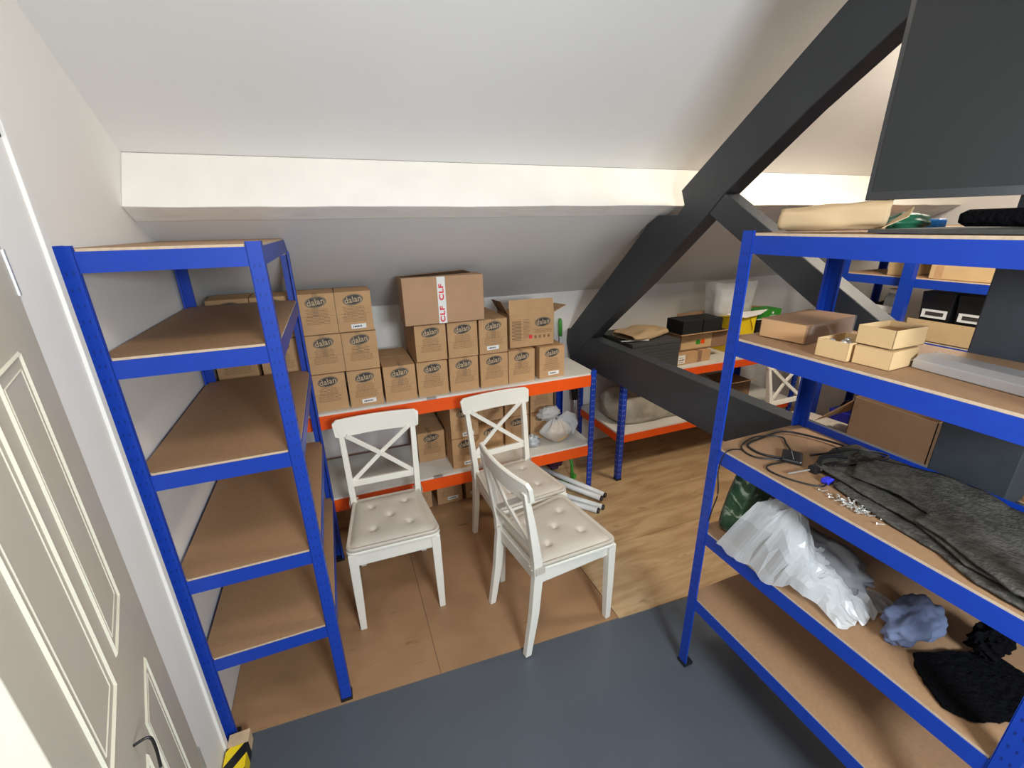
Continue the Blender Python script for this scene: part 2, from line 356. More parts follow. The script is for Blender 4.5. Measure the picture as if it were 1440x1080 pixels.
# ------------------------------------------------------------------ racks
def make_rack(name, label, x0, y0, W, D, H, shelves, beam_mat, board_mat, edge_mat, slot_mat='blue_slot', beam_h=0.052, group=None, cat='shelving unit', rz=0.0, post=0.038, board_t=0.009, mid=False, slots=True, pitch=0.04, lip=0.007, raise_back=None):
    t = thing(name, label, cat, (x0, y0, 0), rz, group)
    th = 0.002
    for cx_, cy_ in ((0, 0), (1, 0), (0, 1), (1, 1)):
        sx = 1 if cx_ == 0 else -1; sy = 1 if cy_ == 0 else -1
        px = 0 if cx_ == 0 else W; py = 0 if cy_ == 0 else D
        b_ = MB()
        def bx(ax0, ax1, ay0, ay1, z0, z1, mi=0):
            xs = sorted((px + sx*ax0, px + sx*ax1)); ys = sorted((py + sy*ay0, py + sy*ay1))
            b_.box(xs[0], xs[1], ys[0], ys[1], z0, z1, mi)
        bx(0, post, 0, th, 0.012, H); bx(0, th, th, post, 0.012, H)
        bx(post-0.001, post+0.001, 0.0, 0.008, 0.012, H); bx(0.0, 0.008, post-0.001, post+0.001, 0.012, H)
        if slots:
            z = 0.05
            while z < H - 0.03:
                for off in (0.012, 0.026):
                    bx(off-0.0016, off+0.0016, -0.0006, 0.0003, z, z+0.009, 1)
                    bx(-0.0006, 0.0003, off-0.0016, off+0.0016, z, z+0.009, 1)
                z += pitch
        lg = b_.build('post', ['blue', slot_mat], t)
        fb = MB(); xs = sorted((px - sx*0.003, px + sx*(post+0.003))); ys = sorted((py - sy*0.003, py + sy*(post+0.003)))
        fb.box(xs[0], xs[1], ys[0], ys[1], 0, 0.016)
        fb.build('foot_cap', 'black', lg)
    for z in shelves:
        zt = z - lip; zb = zt - beam_h; up = 0.034 if raise_back == z else 0.0
        MB().box(0.012, W-0.012, 0.0022, 0.0045, zb, zt).box(0.012, W-0.012, 0.0045, 0.020, zt-0.013, zt-0.011).build('beam', beam_mat, t)
        MB().box(0.012, W-0.012, D-0.0045, D-0.0022, zb, zt).box(0.012, W-0.012, D-0.020, D-0.0045, zt-0.013, zt-0.011).build('beam', beam_mat, t)
        MB().box(0.0022, 0.0045, 0.012, D-0.012, zb, zt).box(0.0045, 0.020, 0.02, D-0.02, zt-0.013, zt-0.011).build('beam', beam_mat, t)
        MB().box(W-0.0045, W-0.0022, 0.012, D-0.012, zb+up, zt+up).box(W-0.020, W-0.0045, 0.02, D-0.02, zt-0.013, zt-0.011).build('beam', beam_mat, t)
        c = 0.0055; k = post + 0.004
        poly = [(k, c), (W-k, c), (W-k, 0.012), (W-0.012, 0.012), (W-0.012, k), (W-c, k), (W-c, D-k), (W-0.012, D-k), (W-0.012, D-0.012), (W-k, D-0.012), (W-k, D-c), (k, D-c), (k, D-0.012), (0.012, D-0.012), (0.012, D-k), (c, D-k), (c, k), (0.012, k), (0.012, 0.012), (k, 0.012)]
        b_ = MB(); n = len(poly)
        b_.add([(p[0], p[1], z-board_t) for p in poly] + [(p[0], p[1], z) for p in poly], [tuple(range(n))[::-1], tuple(range(n, 2*n))], 0)
        b_.add([(p[0], p[1], z-board_t) for p in poly] + [(p[0], p[1], z) for p in poly], [(i, (i+1) % n, n+(i+1) % n, n+i) for i in range(n)], 1)
        b_.build('shelf_board', [board_mat, edge_mat], t)
        if mid:
            MB().box(W*0.485-0.03, W*0.485+0.03, 0.022, D-0.022, z-0.055, z-0.014).box(W*0.485-0.028, W*0.485+0.028, 0.0005, 0.018, z-0.010, z+0.0012).build('centre_support', 'steel', t)
    return t
make_rack('shelving_unit', 'blue five-tier metal rack with empty chipboard shelves against the left wall', -0.619, 1.438, 0.447, 0.905, 1.80,
          [1.793, 1.513, 1.161, 0.767, 0.417], 'blue', 'mdf', 'mdf_edge')
make_rack('shelving_unit', 'blue five-tier rack in the right foreground holding felt, cables and small boxes', 1.186, 0.165, 0.445, 0.90, 1.80,
          [1.793, 1.470, 1.070, 0.713, 0.384], 'blue', 'mdf', 'mdf_edge', raise_back=1.070)
make_rack('shelving_unit', 'blue rack against the far right wall, holding tan cartons above black crates', 3.32, 1.235, 0.43, 0.86, 1.80,
          [1.78, 1.480, 1.110, 0.72, 0.352], 'blue', 'mdf', 'mdf_edge', slots=False)
make_rack('shelving_unit', 'blue rack in the far bay mostly hidden behind the vertical truss post', 3.32, 0.345, 0.43, 0.86, 1.80,
          [1.78, 1.480, 1.110, 0.72, 0.352], 'blue', 'mdf', 'mdf_edge', slots=False)
pp = MB().box(3.255, 3.257, 1.64, 1.70, 0.004, 1.80).box(3.257, 3.295, 1.64, 1.642, 0.004, 1.80)
tag(pp.build('rack_upright', 'blue'), 'loose blue rack upright standing in front of the far rack', 'rack upright')
make_rack('workbench', 'low orange and blue storage bench with white decks stacked with brown cartons', -0.612, 2.39, 2.155, 0.50, 0.91,
          [0.893, 0.368], 'orange', 'white_deck', 'white_deck', slot_mat='light_slot', beam_h=0.078, cat='workbench', board_t=0.015, mid=True, lip=0.013)
make_rack('workbench', 'orange and blue storage bench beyond the truss carrying dark boards and mixed boxes', 1.765, 2.39, 1.76, 0.60, 0.84,
          [0.828, 0.385], 'orange', 'white_deck', 'white_deck', slot_mat='light_slot', beam_h=0.058, cat='workbench', board_t=0.015, lip=0.012)

# ------------------------------------------------------------------ cartons with the dark oval
def oval_part(W_, H_, parent, cx_=0.0, cz_=0.0, size=1.0, tilt=R(8)):
    b_ = MB(); n = 36; T = Matrix.Translation((cx_, 0, cz_)) @ Matrix.Rotation(-tilt, 4, 'Y')
    a, c = 0.051*size, 0.028*size
    ring = lambda s_, y: [T @ Vector((a*s_*math.cos(2*math.pi*k/n), y, c*s_*math.sin(2*math.pi*k/n))) for k in range(n)]
    b_.loft([ring(1, 0.0005), ring(1, -0.0006)], 0)
    # thin pale ring inside the rim
    vs = ring(0.93, -0.0009) + ring(0.88, -0.0009); b_.add(vs, [(i, (i+1) % n, n+(i+1) % n, n+i) for i in range(n)], 1)
    if 'dalan' not in _txt: _txt['dalan'] = text_mesh('dalan', 0.038, 0.0006)
    vs, fs = _txt['dalan']
    b_.add([T @ Vector((v.x*size, -0.0010 - v.z, v.y*size*1.15)) for v in vs], fs, 1)
    return b_.build('logo', ['ink', 'card_text'], parent)
def print_part(W_, parent, z_hi, z_lo, seed=0, cx_=0.0, w=1.0):
    rng = random.Random(seed); b_ = MB(); y0, y1 = -0.0005, 0.0003
    b_.box(-W_*0.46+cx_, W_*0.46+cx_, y0, y1, (z_hi+z_lo)/2+0.006, (z_hi+z_lo)/2+0.0072)
    z = z_hi
    while z > z_lo:
        wd = W_*(0.22 + 0.1*rng.random())*w
        if z < (z_hi+z_lo)/2: wd = W_*(0.30 + 0.05*rng.random())*w
        x = -wd
        while x < wd - 0.004:
            l = 0.006 + 0.014*rng.random(); b_.box(x+cx_, min(x+l, wd)+cx_, y0, y1, z, z+0.0026); x += l + 0.0025
        z -= 0.0075
    return b_.build('printed_text', 'ink_soft', parent)
def label_part(parent, cx_, cz_, w=0.075, h=0.024, tilt=0.0, name='paper_label'):
    T = Matrix.Translation((cx_, 0, cz_)) @ Matrix.Rotation(-tilt, 4, 'Y'); b_ = MB()
    b_.box(-w/2, w/2, -0.0013, 0.0003, -h/2, h/2, 0, T)
    x = -w*0.36; rng = random.Random(int(cx_*999)+3)
    while x < w*0.22:
        l = 0.003+0.005*rng.random(); b_.box(x, x+l, -0.0017, -0.0012, -h*0.18, h*0.16, 1, T); x += l+0.002
    return b_.build(name, ['label', 'ink'], parent)
def tape_part(parent, H_, cx_=0.01, w=0.026, z0=0.55, tilt=R(-4)):
    T = Matrix.Translation((cx_, 0, H_)) @ Matrix.Rotation(-tilt, 4, 'Y')
    return MB().box(-w/2, w/2, -0.0012, 0.0004, -H_*z0, 0.001, 0, T).box(-w/2, w/2, 0, 0.14, 0.0006, 0.0016, 0, T).build('clear_tape', 'tape', parent)
CW, CH = 0.176, 0.206
def carton_body(parent, D, W_=CW, H_=CH, bulge=0.0, lift=0.0, mat_='card'):
    b_ = MB()
    b_.box(-W_/2, W_/2, 0, D, 0, H_-0.003)
    # top flaps meeting in the middle, slightly bowed
    g = 0.0012
    for sgn in (-1, 1):
        y_in = D/2 - g if sgn < 0 else D/2 + g; y_out = 0.001 if sgn < 0 else D-0.001
        N = 6; top = []; 
        for k in range(N+1):
            t_ = k/N; y = y_out + (y_in-y_out)*t_; z = H_-0.003 + 0.003 + bulge*math.sin(t_*math.pi/2) + lift*t_*t_
            top.append((y, z))
        poly = top + [(top[-1][0], top[-1][1]-0.003), (top[0][0], top[0][1]-0.003)]
        b_.prism(poly, -W_/2+0.0005, W_/2-0.0005)
    b_.box(-W_/2-0.0004, W_/2+0.0004, -0.0004, 0.0, H_*0.05, H_*0.056)
    return b_.build('box_body', mat_, parent, bevel=0.0015)
def proto_carton(D, key):
    t = thing('carton', '', 'box', (0, 0, 0))
    carton_body(t, D, bulge=0.003)
    oval_part(CW, CH, t, 0.0, CH*0.80, 1.0)
    print_part(CW, t, CH*0.62, CH*0.22, key)
    return t
P_long = proto_carton(0.40, 1); P_short = proto_carton(0.20, 2)
used = {}
GC = 'brown cartons with a dark oval printed on the front'
def carton(x, y, z, label, short=False, rz=0.0, lab=None, tape=False, big=False, H=None):
    src = P_short if short else P_long
    if src.name not in used: used[src.name] = 1; t = src
    else: t = copy_tree(src)
    # strip extras that a first use may have gained is avoided by adding extras only to the copy
    t.location = (x, y, z); t.rotation_euler = (0, 0, rz)
    tag(t, label, 'box', GC)
    extras.append((t, lab, tape))
    return t
extras = []
ZD = 0.8945; r1 = ZD; r2 = ZD + 0.211; r3 = r2 + 0.211
YC = 2.425
# bottom row on the top deck, left to right
xs1 = [-0.50, -0.305, -0.105, 0.082, 0.270, 0.456, 0.645, 0.834, 1.018, 1.228]
row1 = ['leftmost in the bottom row, behind the left rack posts', 'second in the bottom row, half hidden by the left rack',
        'third in the bottom row, seen just right of the left rack post', 'bottom row with white strip label, under the dense-print carton',
        'with nothing stacked on it, left of the tall stack', 'at the bottom directly under the left end of the large taped box',
        'at the bottom under the right end of the large taped box', 'at the bottom under the carton with the crooked clear tape',
        'under the left half of the open-topped box', 'at the right end of the top deck, under the open box']
for i, x in enumerate(xs1):
    lab = (0.01, 0.028) if i == 3 else ((0.012, 0.030) if i == 9 else None)
    carton(x, YC + random.uniform(-0.004, 0.006), r1, 'oval-logo carton, ' + row1[i], lab=lab, rz=R(random.uniform(-0.8, 0.8)), tape=(i in (6, 8, 4)))
for i, (x, txt) in enumerate([(-0.50, 'far left of the middle row, behind the left rack'), (-0.305, 'middle row, second from the wall behind the rack shelves'),
                              (-0.095, 'middle row, shiny tape across its oval, beside the rack post'), (0.083, 'middle row right end, its back face outward with dense print')]):
    carton(x, YC+0.004 - (0.006 if i == 3 else 0), r2, 'oval-logo carton, ' + txt, rz=R((0.5, -0.4, 0.2, 0.3)[i]), tape=(i in (2, 3)))
for i, (x, txt) in enumerate([(0.462, 'second layer, directly under the left end of the large taped box'), (0.648, 'second layer, under the right end of the large taped box'),
                              (0.836, 'second layer, crooked clear tape, right of the large taped box')]):
    carton(x, YC, r2, 'oval-logo carton, ' + txt, lab=(-0.005, 0.034) if i == 2 else None, tape=(i == 2), rz=R((0.4, -0.4, 0.2)[i]))
for i, (x, txt) in enumerate([(-0.48, 'top row far left, its flap sprung open'), (-0.30, 'top row, second from the wall, seen through the left rack'),
                              (-0.10, 'top row, silvery tape over the oval, beside the rack post'), (0.078, 'top row right end with white strip label')]):
    t = carton(x, YC + 0.002, r3, 'oval-logo carton, ' + txt, short=True, rz=R((2.0, -0.5, 0.5, -0.8)[i]), lab=(0.012, 0.026) if i == 3 else None, tape=(i == 2))
# lower deck
ZL = 0.3695
for (x, y, z, txt, lab, tape) in [(0.445, 2.60, ZL, 'alone at the back of the lower deck, right of the left chair', None, True),
        (0.63, 2.43, ZL, 'lower deck, bottom of the front stack, behind the middle chair post', (0.02, 0.030), False),
        (0.63, 2.43, ZL+0.211, 'lower deck, top of the front stack, white label low on its front', (0.02, 0.022), False),
        (0.83, 2.53, ZL, 'lower deck, seen through the cross back of the middle chair', None, False),
        (0.86, 2.60, ZL+0.211, 'lower deck second layer, behind the upper cross of the middle chair', (0.0, 0.15), False),
        (1.05, 2.60, ZL+0.211, 'lower deck second layer, directly behind the white carrier bag', (0.0, 0.17), False),
        (1.05, 2.60, ZL, 'lower deck, bottom layer directly behind the white carrier bag', None, False),
        (1.245, 2.61, ZL+0.211, 'lower deck second layer, right end beside the broom handles', None, False),
        (1.245, 2.61, ZL, 'lower deck, bottom right behind the white carrier bag', None, False)]:
    deep = y + 0.40 > 2.995
    carton(x, y, z, 'oval-logo carton, ' + txt, lab=lab, tape=tape)
# on the floor under the bench
for (x, txt, lab) in [(0.33, 'on the floor under the bench, just right of the left chair', None), (0.545, 'on the floor under the bench with a white label at its foot', (0.02, 0.035)),
                 (0.75, 'on the floor under the bench behind the middle chair leg', (-0.02, 0.04)), (-0.18, 'on the floor under the bench, in the dark behind the left chair', None)]:
    carton(x, 2.62, 0.002, 'oval-logo carton, ' + txt, lab=lab)
for t, lab, tape in extras:
    if lab: label_part(t, lab[0], lab[1], tilt=R(2))
    if tape: tape_part(t, CH, random.uniform(-0.01, 0.012), tilt=R(random.uniform(-6, 4)))

# large taped box on top (CLF)
t = thing('taped_box', 'large tan cardboard box with white tape lettered in red, topmost above the cartons', 'box', (0.327, 2.408, r3+0.002), R(-0.6))
W_, D_, H_ = 0.452, 0.165, 0.255
b_ = MB(); b_.box(0, W_, 0, D_, 0, 0.004); b_.box(0, W_, 0, 0.004, 0, H_); b_.box(0, W_, D_-0.004, D_, 0, H_-0.01); b_.box(0, 0.004, 0, D_, 0, H_); b_.box(W_-0.004, W_, 0, D_, 0, H_)
b_.build('box_body', 'card_pink', t, bevel=0.0015)
# top flaps: nearly closed, springing up
fl = MB(); fl.add([(0.002, 0.0, H_), (W_-0.002, 0.0, H_), (W_-0.01, D_*0.52, H_+0.004), (0.01, D_*0.5, H_-0.010)], [(0, 1, 2, 3)])
fl.build('front_flap', 'card_pink', t, solid=0.003)
fl = MB(); fl.add([(0.002, D_, H_-0.01), (W_-0.002, D_, H_-0.01), (W_-0.09, D_*0.55, H_+0.022), (0.012, D_*0.55, H_+0.004)], [(0, 1, 2, 3)])
fl.build('rear_flap', 'card_dark', t, solid=0.003)
tp_ = MB(); tp_.box(0.188, 0.233, -0.0012, 0.0004, 0.001, H_)
tw = tp_.build('printed_tape', ['label', 'red_ink'], t)
vs, fs = text_mesh('CLF', 0.036, 0.0013)
for zc in (0.052, 0.172):
    lt = MB()
    T = Matrix.Translation((0.2105, -0.0016, zc)) @ Matrix.Rotation(R(90), 4, 'Y').inverted()
    S = Matrix.Rotation(R(90), 4, 'X')
    lt.add([T @ (S @ Vector((v.x*1.35, v.y*1.0 + 0.25*v.x*0, v.z))) for v in vs], fs)
    lt.build('red_lettering', 'red_ink', tw)
# open box
t = thing('open_box', 'open cardboard box with raised flaps, dark oval and small red mark, upper right', 'box', (0.955, 2.465, r2+0.002), R(-1.2))
W_, D_, H_ = 0.30, 0.23, 0.205
b_ = MB(); b_.box(0, W_, 0, D_, 0, 0.004); b_.box(0, W_, 0, 0.004, 0, H_); b_.box(0, W_, D_-0.004, D_, 0, H_); b_.box(0, 0.004, 0, D_, 0, H_); b_.box(W_-0.004, W_, 0, D_, 0, H_)
b_.build('box_body', 'card', t, bevel=0.0012)
MB().add([(0.001, 0.002, H_), (W_-0.001, 0.002, H_), (W_-0.006, 0.018, H_+0.088), (0.004, 0.022, H_+0.088)], [(0, 1, 2, 3)]).build('front_flap', 'card', t, solid=0.003)
MB().add([(W_-0.002, 0.004, H_), (W_-0.002, D_-0.01, H_), (W_+0.092, D_-0.03, H_+0.02), (W_+0.092, 0.02, H_+0.035)], [(0, 1, 2, 3)]).build('side_flap', 'card', t, solid=0.003)
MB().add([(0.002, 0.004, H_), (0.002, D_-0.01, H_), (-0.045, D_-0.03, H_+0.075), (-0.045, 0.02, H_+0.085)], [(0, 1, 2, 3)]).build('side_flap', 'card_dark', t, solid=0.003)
oval_part(0.2, 0.2, t, 0.222, 0.150, 1.05, R(4))
b_ = MB()
for k in range(14):
    b_.box(0.016, 0.078, -0.0006, 0.0003, 0.045+k*0.009, 0.050+k*0.009); b_.box(0.09, 0.125+0.02*((k*7) % 3)/3, -0.0006, 0.0003, 0.060+k*0.0085, 0.0625+k*0.0085)
for k in range(4): b_.box(0.165+k*0.03, 0.180+k*0.03, -0.0006, 0.0003, 0.050, 0.068)
for k in range(3): b_.box(0.165, 0.285, -0.0006, 0.0003, 0.085+k*0.009, 0.0875+k*0.009)
b_.build('printed_text', 'ink_soft', t)
MB().box(0.128, 0.150, -0.0008, 0.0003, 0.052, 0.074).build('red_stamp', 'red_ink', t)

# ------------------------------------------------------------------ chairs
def make_chair():
    t = thing('dining_chair', '', 'chair', (0, 0, 0))
    for s in (-1, 1):
        MB().bar([(s*0.1925, -0.193, 0, 0.0145, 0.0145), (s*0.190, -0.192, 0.20, 0.019, 0.018), (s*0.188, -0.190, 0.44, 0.021, 0.020)]).build('front_leg', 'white', t, bevel=0.003)
        MB().bar([(s*0.172, 0.252, 0, 0.0145, 0.015), (s*0.170, 0.215, 0.22, 0.0155, 0.020), (s*0.168, 0.196, 0.42, 0.016, 0.022), (s*0.169, 0.200, 0.50, 0.0155, 0.021), (s*0.176, 0.232, 0.70, 0.0145, 0.016), (s*0.182, 0.262, 0.86, 0.013, 0.011)]).build('rear_leg', 'white', t, bevel=0.003)
    # aprons
    MB().box(-0.172, 0.172, -0.205, -0.187, 0.375, 0.438).build('apron', 'white', t, bevel=0.002)
    for s in (-1, 1):
        MB().loft([[(s*0.192, -0.175, 0.378), (s*0.174, -0.175, 0.378), (s*0.174, -0.175, 0.438), (s*0.192, -0.175, 0.438)],
                   [(s*0.176, 0.18, 0.378), (s*0.158, 0.18, 0.378), (s*0.158, 0.18, 0.438), (s*0.176, 0.18, 0.438)]]).build('apron', 'white', t, bevel=0.002)
    MB().box(-0.155, 0.155, 0.182, 0.200, 0.375, 0.438).build('apron', 'white', t, bevel=0.002)
    for s in (-1, 1):
        MB().box(s*0.165-0.012, s*0.165+0.012, -0.17, -0.155, 0.36, 0.376).build('stretcher_block', 'white', t)
    # seat: trapezoid with rounded corners
    def outline(k, wf=0.214, wb=0.176, yf=-0.212, yb=0.192, r=0.035, n=6):
        pts = []
        for (cx_, cy_, a0) in ((wf-r, yf+r, -90), (wb-r*0.5, yb-r*0.5, 0), (-wb+r*0.5, yb-r*0.5, 90), (-wf+r, yf+r, 180)):
            rr = r if cy_ < 0 else r*0.5
            for i in range(n+1):
                a = R(a0 + 90*i/n); pts.append((cx_+rr*math.cos(a), cy_+rr*math.sin(a)))
        return [(x*k, -0.01+(y+0.01)*k) for x, y in pts]
    o1 = outline(1.0); MB().prism(o1, 0.436, 0.453, 'z').build('seat', 'white', t, bevel=0.005)
    # tufted cushion
    rings = 16; oo = outline(0.985); n = len(oo); tuf = [(0, -0.01), (0.085, -0.10), (-0.085, -0.10), (0.085, 0.085), (-0.085, 0.085)]
    # denser: resample outline
    dense = []
    for i in range(n):
        a = oo[i]; c = oo[(i+1) % n]; L = math.hypot(c[0]-a[0], c[1]-a[1]); kk = max(1, int(L/0.014))
        for q in range(kk): dense.append((a[0]+(c[0]-a[0])*q/kk, a[1]+(c[1]-a[1])*q/kk))
    nd = len(dense)
    def zt(x, y, rr):
        h = 0.030*(1-rr**7)
        dep = sum(0.017*math.exp(-((x-a)**2+(y-c)**2)/(0.014**2)) + 0.006*math.exp(-((x-a)**2+(y-c)**2)/(0.045**2)) for a, c in tuf)
        # creases linking tufts
        return 0.455 + max(0.002, h - dep*(1 if rr < 0.95 else 0)) + 0.0012*noise.noise(Vector((x*16, y*16, 3)))
    vs = []; fs = []
    RR = [1.0 - (i/rings) for i in range(rings+1)]; NR = 26
    radii = [1.0, 1.012, 1.005] + [0.985 - 0.985*i/NR for i in range(NR)]
    zs = [0.4545, 0.462, 0.470]
    for ri, rr in enumerate(radii):
        for (x, y) in dense:
            X, Y = x*rr, -0.01+(y+0.01)*rr
            vs.append((X, Y, zs[ri] if ri < 3 else max(0.474 if ri == 3 else 0, zt(X, Y, rr))))
    for ri in range(len(radii)-1):
        for i in range(nd):
            fs.append((ri*nd+i, ri*nd+(i+1) % nd, (ri+1)*nd+(i+1) % nd, (ri+1)*nd+i))
    k = len(vs); vs.append((0, -0.01, zt(0, -0.01, 0))); last = (len(radii)-1)*nd
    for i in range(nd): fs.append((last+i, last+(i+1) % nd, k))
    fs.append(tuple(range(nd))[::-1])
    b_ = MB(); b_.add(vs, fs); cu = b_.build('cushion', 'cushion', t, smooth=True)
    for s in (-1, 1):
        MB().box(s*0.165-0.004, s*0.165+0.004, 0.165, 0.225, 0.4535, 0.456).box(s*0.187, s*0.190, 0.17, 0.215, 0.44, 0.475).box(s*0.150-0.006, s*0.150+0.006, 0.205, 0.225, 0.466, 0.4675).build('tie_strap', 'cushion', cu)
    # lower back rail and crossed slats
    def yb_(z): return 0.200 + (z-0.5)*0.17
    MB().loft([[(x, 0.197+yo+0.0*z, z_) for (yo, z_) in ((0.0, 0.545), (0.016, 0.545), (0.019, 0.578), (0.003, 0.578))] for x in (-0.165, 0.165)] if False else
              [[(x, 0.203, 0.545), (x, 0.219, 0.545), (x, 0.223, 0.578), (x, 0.207, 0.578)] for x in (-0.164, 0.164)]).build('back_rail', 'white', t, bevel=0.002)
    for s in (-1, 1):
        a = Vector((s*0.158, 0.213-s*0.003, 0.572)); c = Vector((-s*0.158, 0.245-s*0.003, 0.825)); d = (c-a).normalized(); n_ = Vector((d.z, 0, -d.x)).normalized()*0.0115; q = Vector((0, 0.006, 0))
        mid = (a+c)/2 + Vector((0, 0.012, 0))
        MB().loft([[p-n_-q, p+n_-q, p+n_+q, p-n_+q] for p in (a, mid, c)]).build('cross_slat', 'white', t, bevel=0.0015)
    # curved top rail
    secs = []; N = 22
    for i in range(N+1):
        u = -1 + 2*i/N; x = 0.217*u; y = 0.280 - 0.026*u*u; au = abs(u)
        zt_ = 0.912 - (0.016*max(0, (au-0.93)/0.07)**2); zb = 0.818 + (0.010*max(0, (au-0.92)/0.08)**2)
        th = 0.0095; lean = 0.010
        secs.append([(x*0.965, y-th-lean, zb), (x*0.965, y+th-lean, zb), (x, y+th+lean*0.3, zt_-0.006), (x, y+th*0.3+lean*0.3, zt_), (x, y-th*0.5+lean*0.3, zt_), (x, y-th+lean*0.3, zt_-0.006)])
    MB().loft(secs).build('top_rail', 'white', t, bevel=0.002, smooth=False)
    return t
ch = make_chair()
ch.location = (0.098, 1.965, 0.002); ch.rotation_euler = (0, 0, R(-1.5))
CG = 'white cross-back chairs with cream cushions'
tag(ch, 'white cross-back chair with tufted cushion, leftmost, facing the camera beside the left rack', 'chair', CG)
for loc, rz, lb in [((0.800, 2.008, 0.002), 4.5, 'white cross-back dining chair backed against the carton bench, behind the side-on chair'),
                    ((0.800, 1.548, 0.002), 98, 'white cross-back dining chair turned side-on, nearest of the chairs, its back to the left'),
                    ((2.99, 1.865, 0.004), 1.0, 'white cross-back chair in the far bay, seen between the shelves of the right rack')]:
    c = copy_tree(ch); c.location = loc; c.rotation_euler = (0, 0, R(rz)); tag(c, lb, 'chair', CG)

# ------------------------------------------------------------------ things round the carton bench
# PVC tubes with dark caps
GT = 'white plastic tubes lying on the floor'
for k, (ex, ey, ez, bx_, by_, bz, lb) in enumerate([
        (1.530, 2.195, 0.062, 1.235, 2.72, 0.085, 'white plastic tube with dark end cap, topmost and farthest right of the bundle'),
        (1.490, 2.175, 0.060, 1.175, 2.66, 0.075, 'white plastic tube with dark end cap, upper one left of the topmost tube'),
        (1.475, 2.130, 0.022, 1.13, 2.58, 0.022, 'white plastic tube with dark end cap, lower layer, protruding farthest toward the chairs'),
        (1.425, 2.110, 0.022, 1.06, 2.54, 0.022, 'white plastic tube with dark end cap, lowest one touching the front chair')]):
    a = Vector((ex, ey, ez)); c = Vector((bx_, by_, bz)); d = (a-c).normalized()
    t = thing('plastic_tube', lb, 'tube', (ex, ey, ez), 0, GT)
    MB().tube([c-a, Vector((0, 0, 0))], 0.0185, 16).build('pipe', 'tube', t, smooth=True)
    MB().tube([-d*0.002, d*0.006], 0.0188, 16).tube([d*0.006, d*0.012], [0.0165, 0.014], 16).build('end_cap', 'black', t)
# carrier bag on lower deck
def bag_mesh(cx_, cy_, z0, rx, ry, h, seed, neck=0.35, nu=56, nv=26):
    def fn(u, v):
        th = 2*math.pi*u
        prof = (math.sin(min(1, v*1.6)*math.pi/2) if v < 0.6 else 1 - (1-neck)*((v-0.6)/0.4)**1.2)
        nn = noise.noise(Vector((math.cos(th)*2.2+seed, math.sin(th)*2.2, v*2.5))); fo = 0.10*math.sin(th*9+seed+3*nn)*v
        k = prof*(1 + 0.28*nn + fo)
        return Vector((cx_+rx*k*math.cos(th), cy_+ry*k*math.sin(th), z0 + h*v*(1+0.1*nn)))
    return grid_surf(fn, nu, nv, True)
t = thing('carrier_bag', 'knotted white plastic carrier bag on the lower deck of the carton bench', 'bag', (1.30, 2.495, ZL+0.003))
b_ = bag_mesh(0, 0, 0, 0.125, 0.075, 0.19, 2.2, neck=0.22); b_.build('bag_body', 'film', t, smooth=True)
blob((-0.055, 0, 0.235), (0.070, 0.03, 0.042), 0.3, 2.6, 5, 28, 16, ridge=True).build('bag_handle', 'film', t, smooth=True)
b_ = MB(); b_.add([(0.0, 0, 0.19), (0.08, -0.01, 0.235), (0.155, 0.01, 0.19), (0.165, -0.02, 0.13), (0.12, -0.03, 0.05), (0.10, -0.02, 0.14), (0.05, 0.01, 0.17)], [(0, 1, 2, 3, 5, 6), (3, 4, 5)])
b_.build('bag_handle', 'film', t, solid=0.003)
blob((0.02, 0.0, 0.085), (0.085, 0.045, 0.075), 0.15, 3, 8, 24, 14, flat_z=0.006).build('bag_contents', 'card_pale', t, smooth=True)
tag(blob((1.135, 2.525, ZL+0.035), (0.050, 0.045, 0.045), 0.25, 3, 11, 28, 16, flat_z=ZL+0.003).build('crumpled_film', 'jar', smooth=True), 'crumpled grey plastic wrapper left of the white carrier bag', 'wrapper')
# cleaning tools leaning at the right end of the bench
t = thing('broom', 'white broom with green grip leaning against the back wall past the last carton', 'broom', (1.615, 2.945, 0.003))
MB().tube([(-0.01, 0.0, 0.12), (-0.025, 0.055, 1.02)], 0.010, 10).build('handle', 'tube', t, smooth=True)
MB().tube([(-0.025, 0.055, 1.00), (-0.026, 0.058, 1.04), (-0.028, 0.060, 1.12), (-0.028, 0.060, 1.14)], [0.012, 0.015, 0.015, 0.008], 12).build('grip', 'green', t, smooth=True)
MB().box(-0.04, 0.07, -0.02, 0.03, 0.08, 0.13).build('broom_head', 'green', t, bevel=0.008)
b_ = MB()
for i in range(9):
    b_.box(-0.04+i*0.0125, -0.032+i*0.0125, -0.018, 0.028, 0.0, 0.08)
b_.build('bristles', 'brush_grey', t)
t = thing('mop_frame', 'green mop frame and stick beneath the right end of the carton bench', 'mop', (1.46, 2.53, 0.003))
MB().tube([(0.0, 0, 0.03), (0.01, 0.02, 0.12), (-0.01, 0.06, 0.26)], 0.011, 10).build('handle', 'green', t, smooth=True)
MB().tube([(-0.10, 0.02, 0.012), (-0.02, -0.03, 0.014), (0.04, 0.03, 0.014), (0.05, 0.09, 0.012)], [0.010, 0.018, 0.018, 0.008], 10, smooth_path=False).build('mop_head', 'green', t, smooth=True)
for k, (x, lb) in enumerate([(1.50, 'black sleeved tool handle leaning behind the bench, left of the green stick'), (1.72, 'black sleeved tool handle leaning behind the bench, right of the green stick')]):
    t = thing('tool_handle', lb, 'tool', (x, 2.955, 0.003), 0, 'black handled cleaning tools')
    MB().tube([(0, -0.02, 0.0), (-0.01, 0.03, 0.70)], 0.011, 10).build('rod', 'steel', t, smooth=True)
    MB().tube([(-0.006, 0.010, 0.46), (-0.008, 0.016, 0.54), (-0.010, 0.03, 0.70)], [0.026, 0.030, 0.022], 12).build('sleeve', 'black', t, smooth=True)
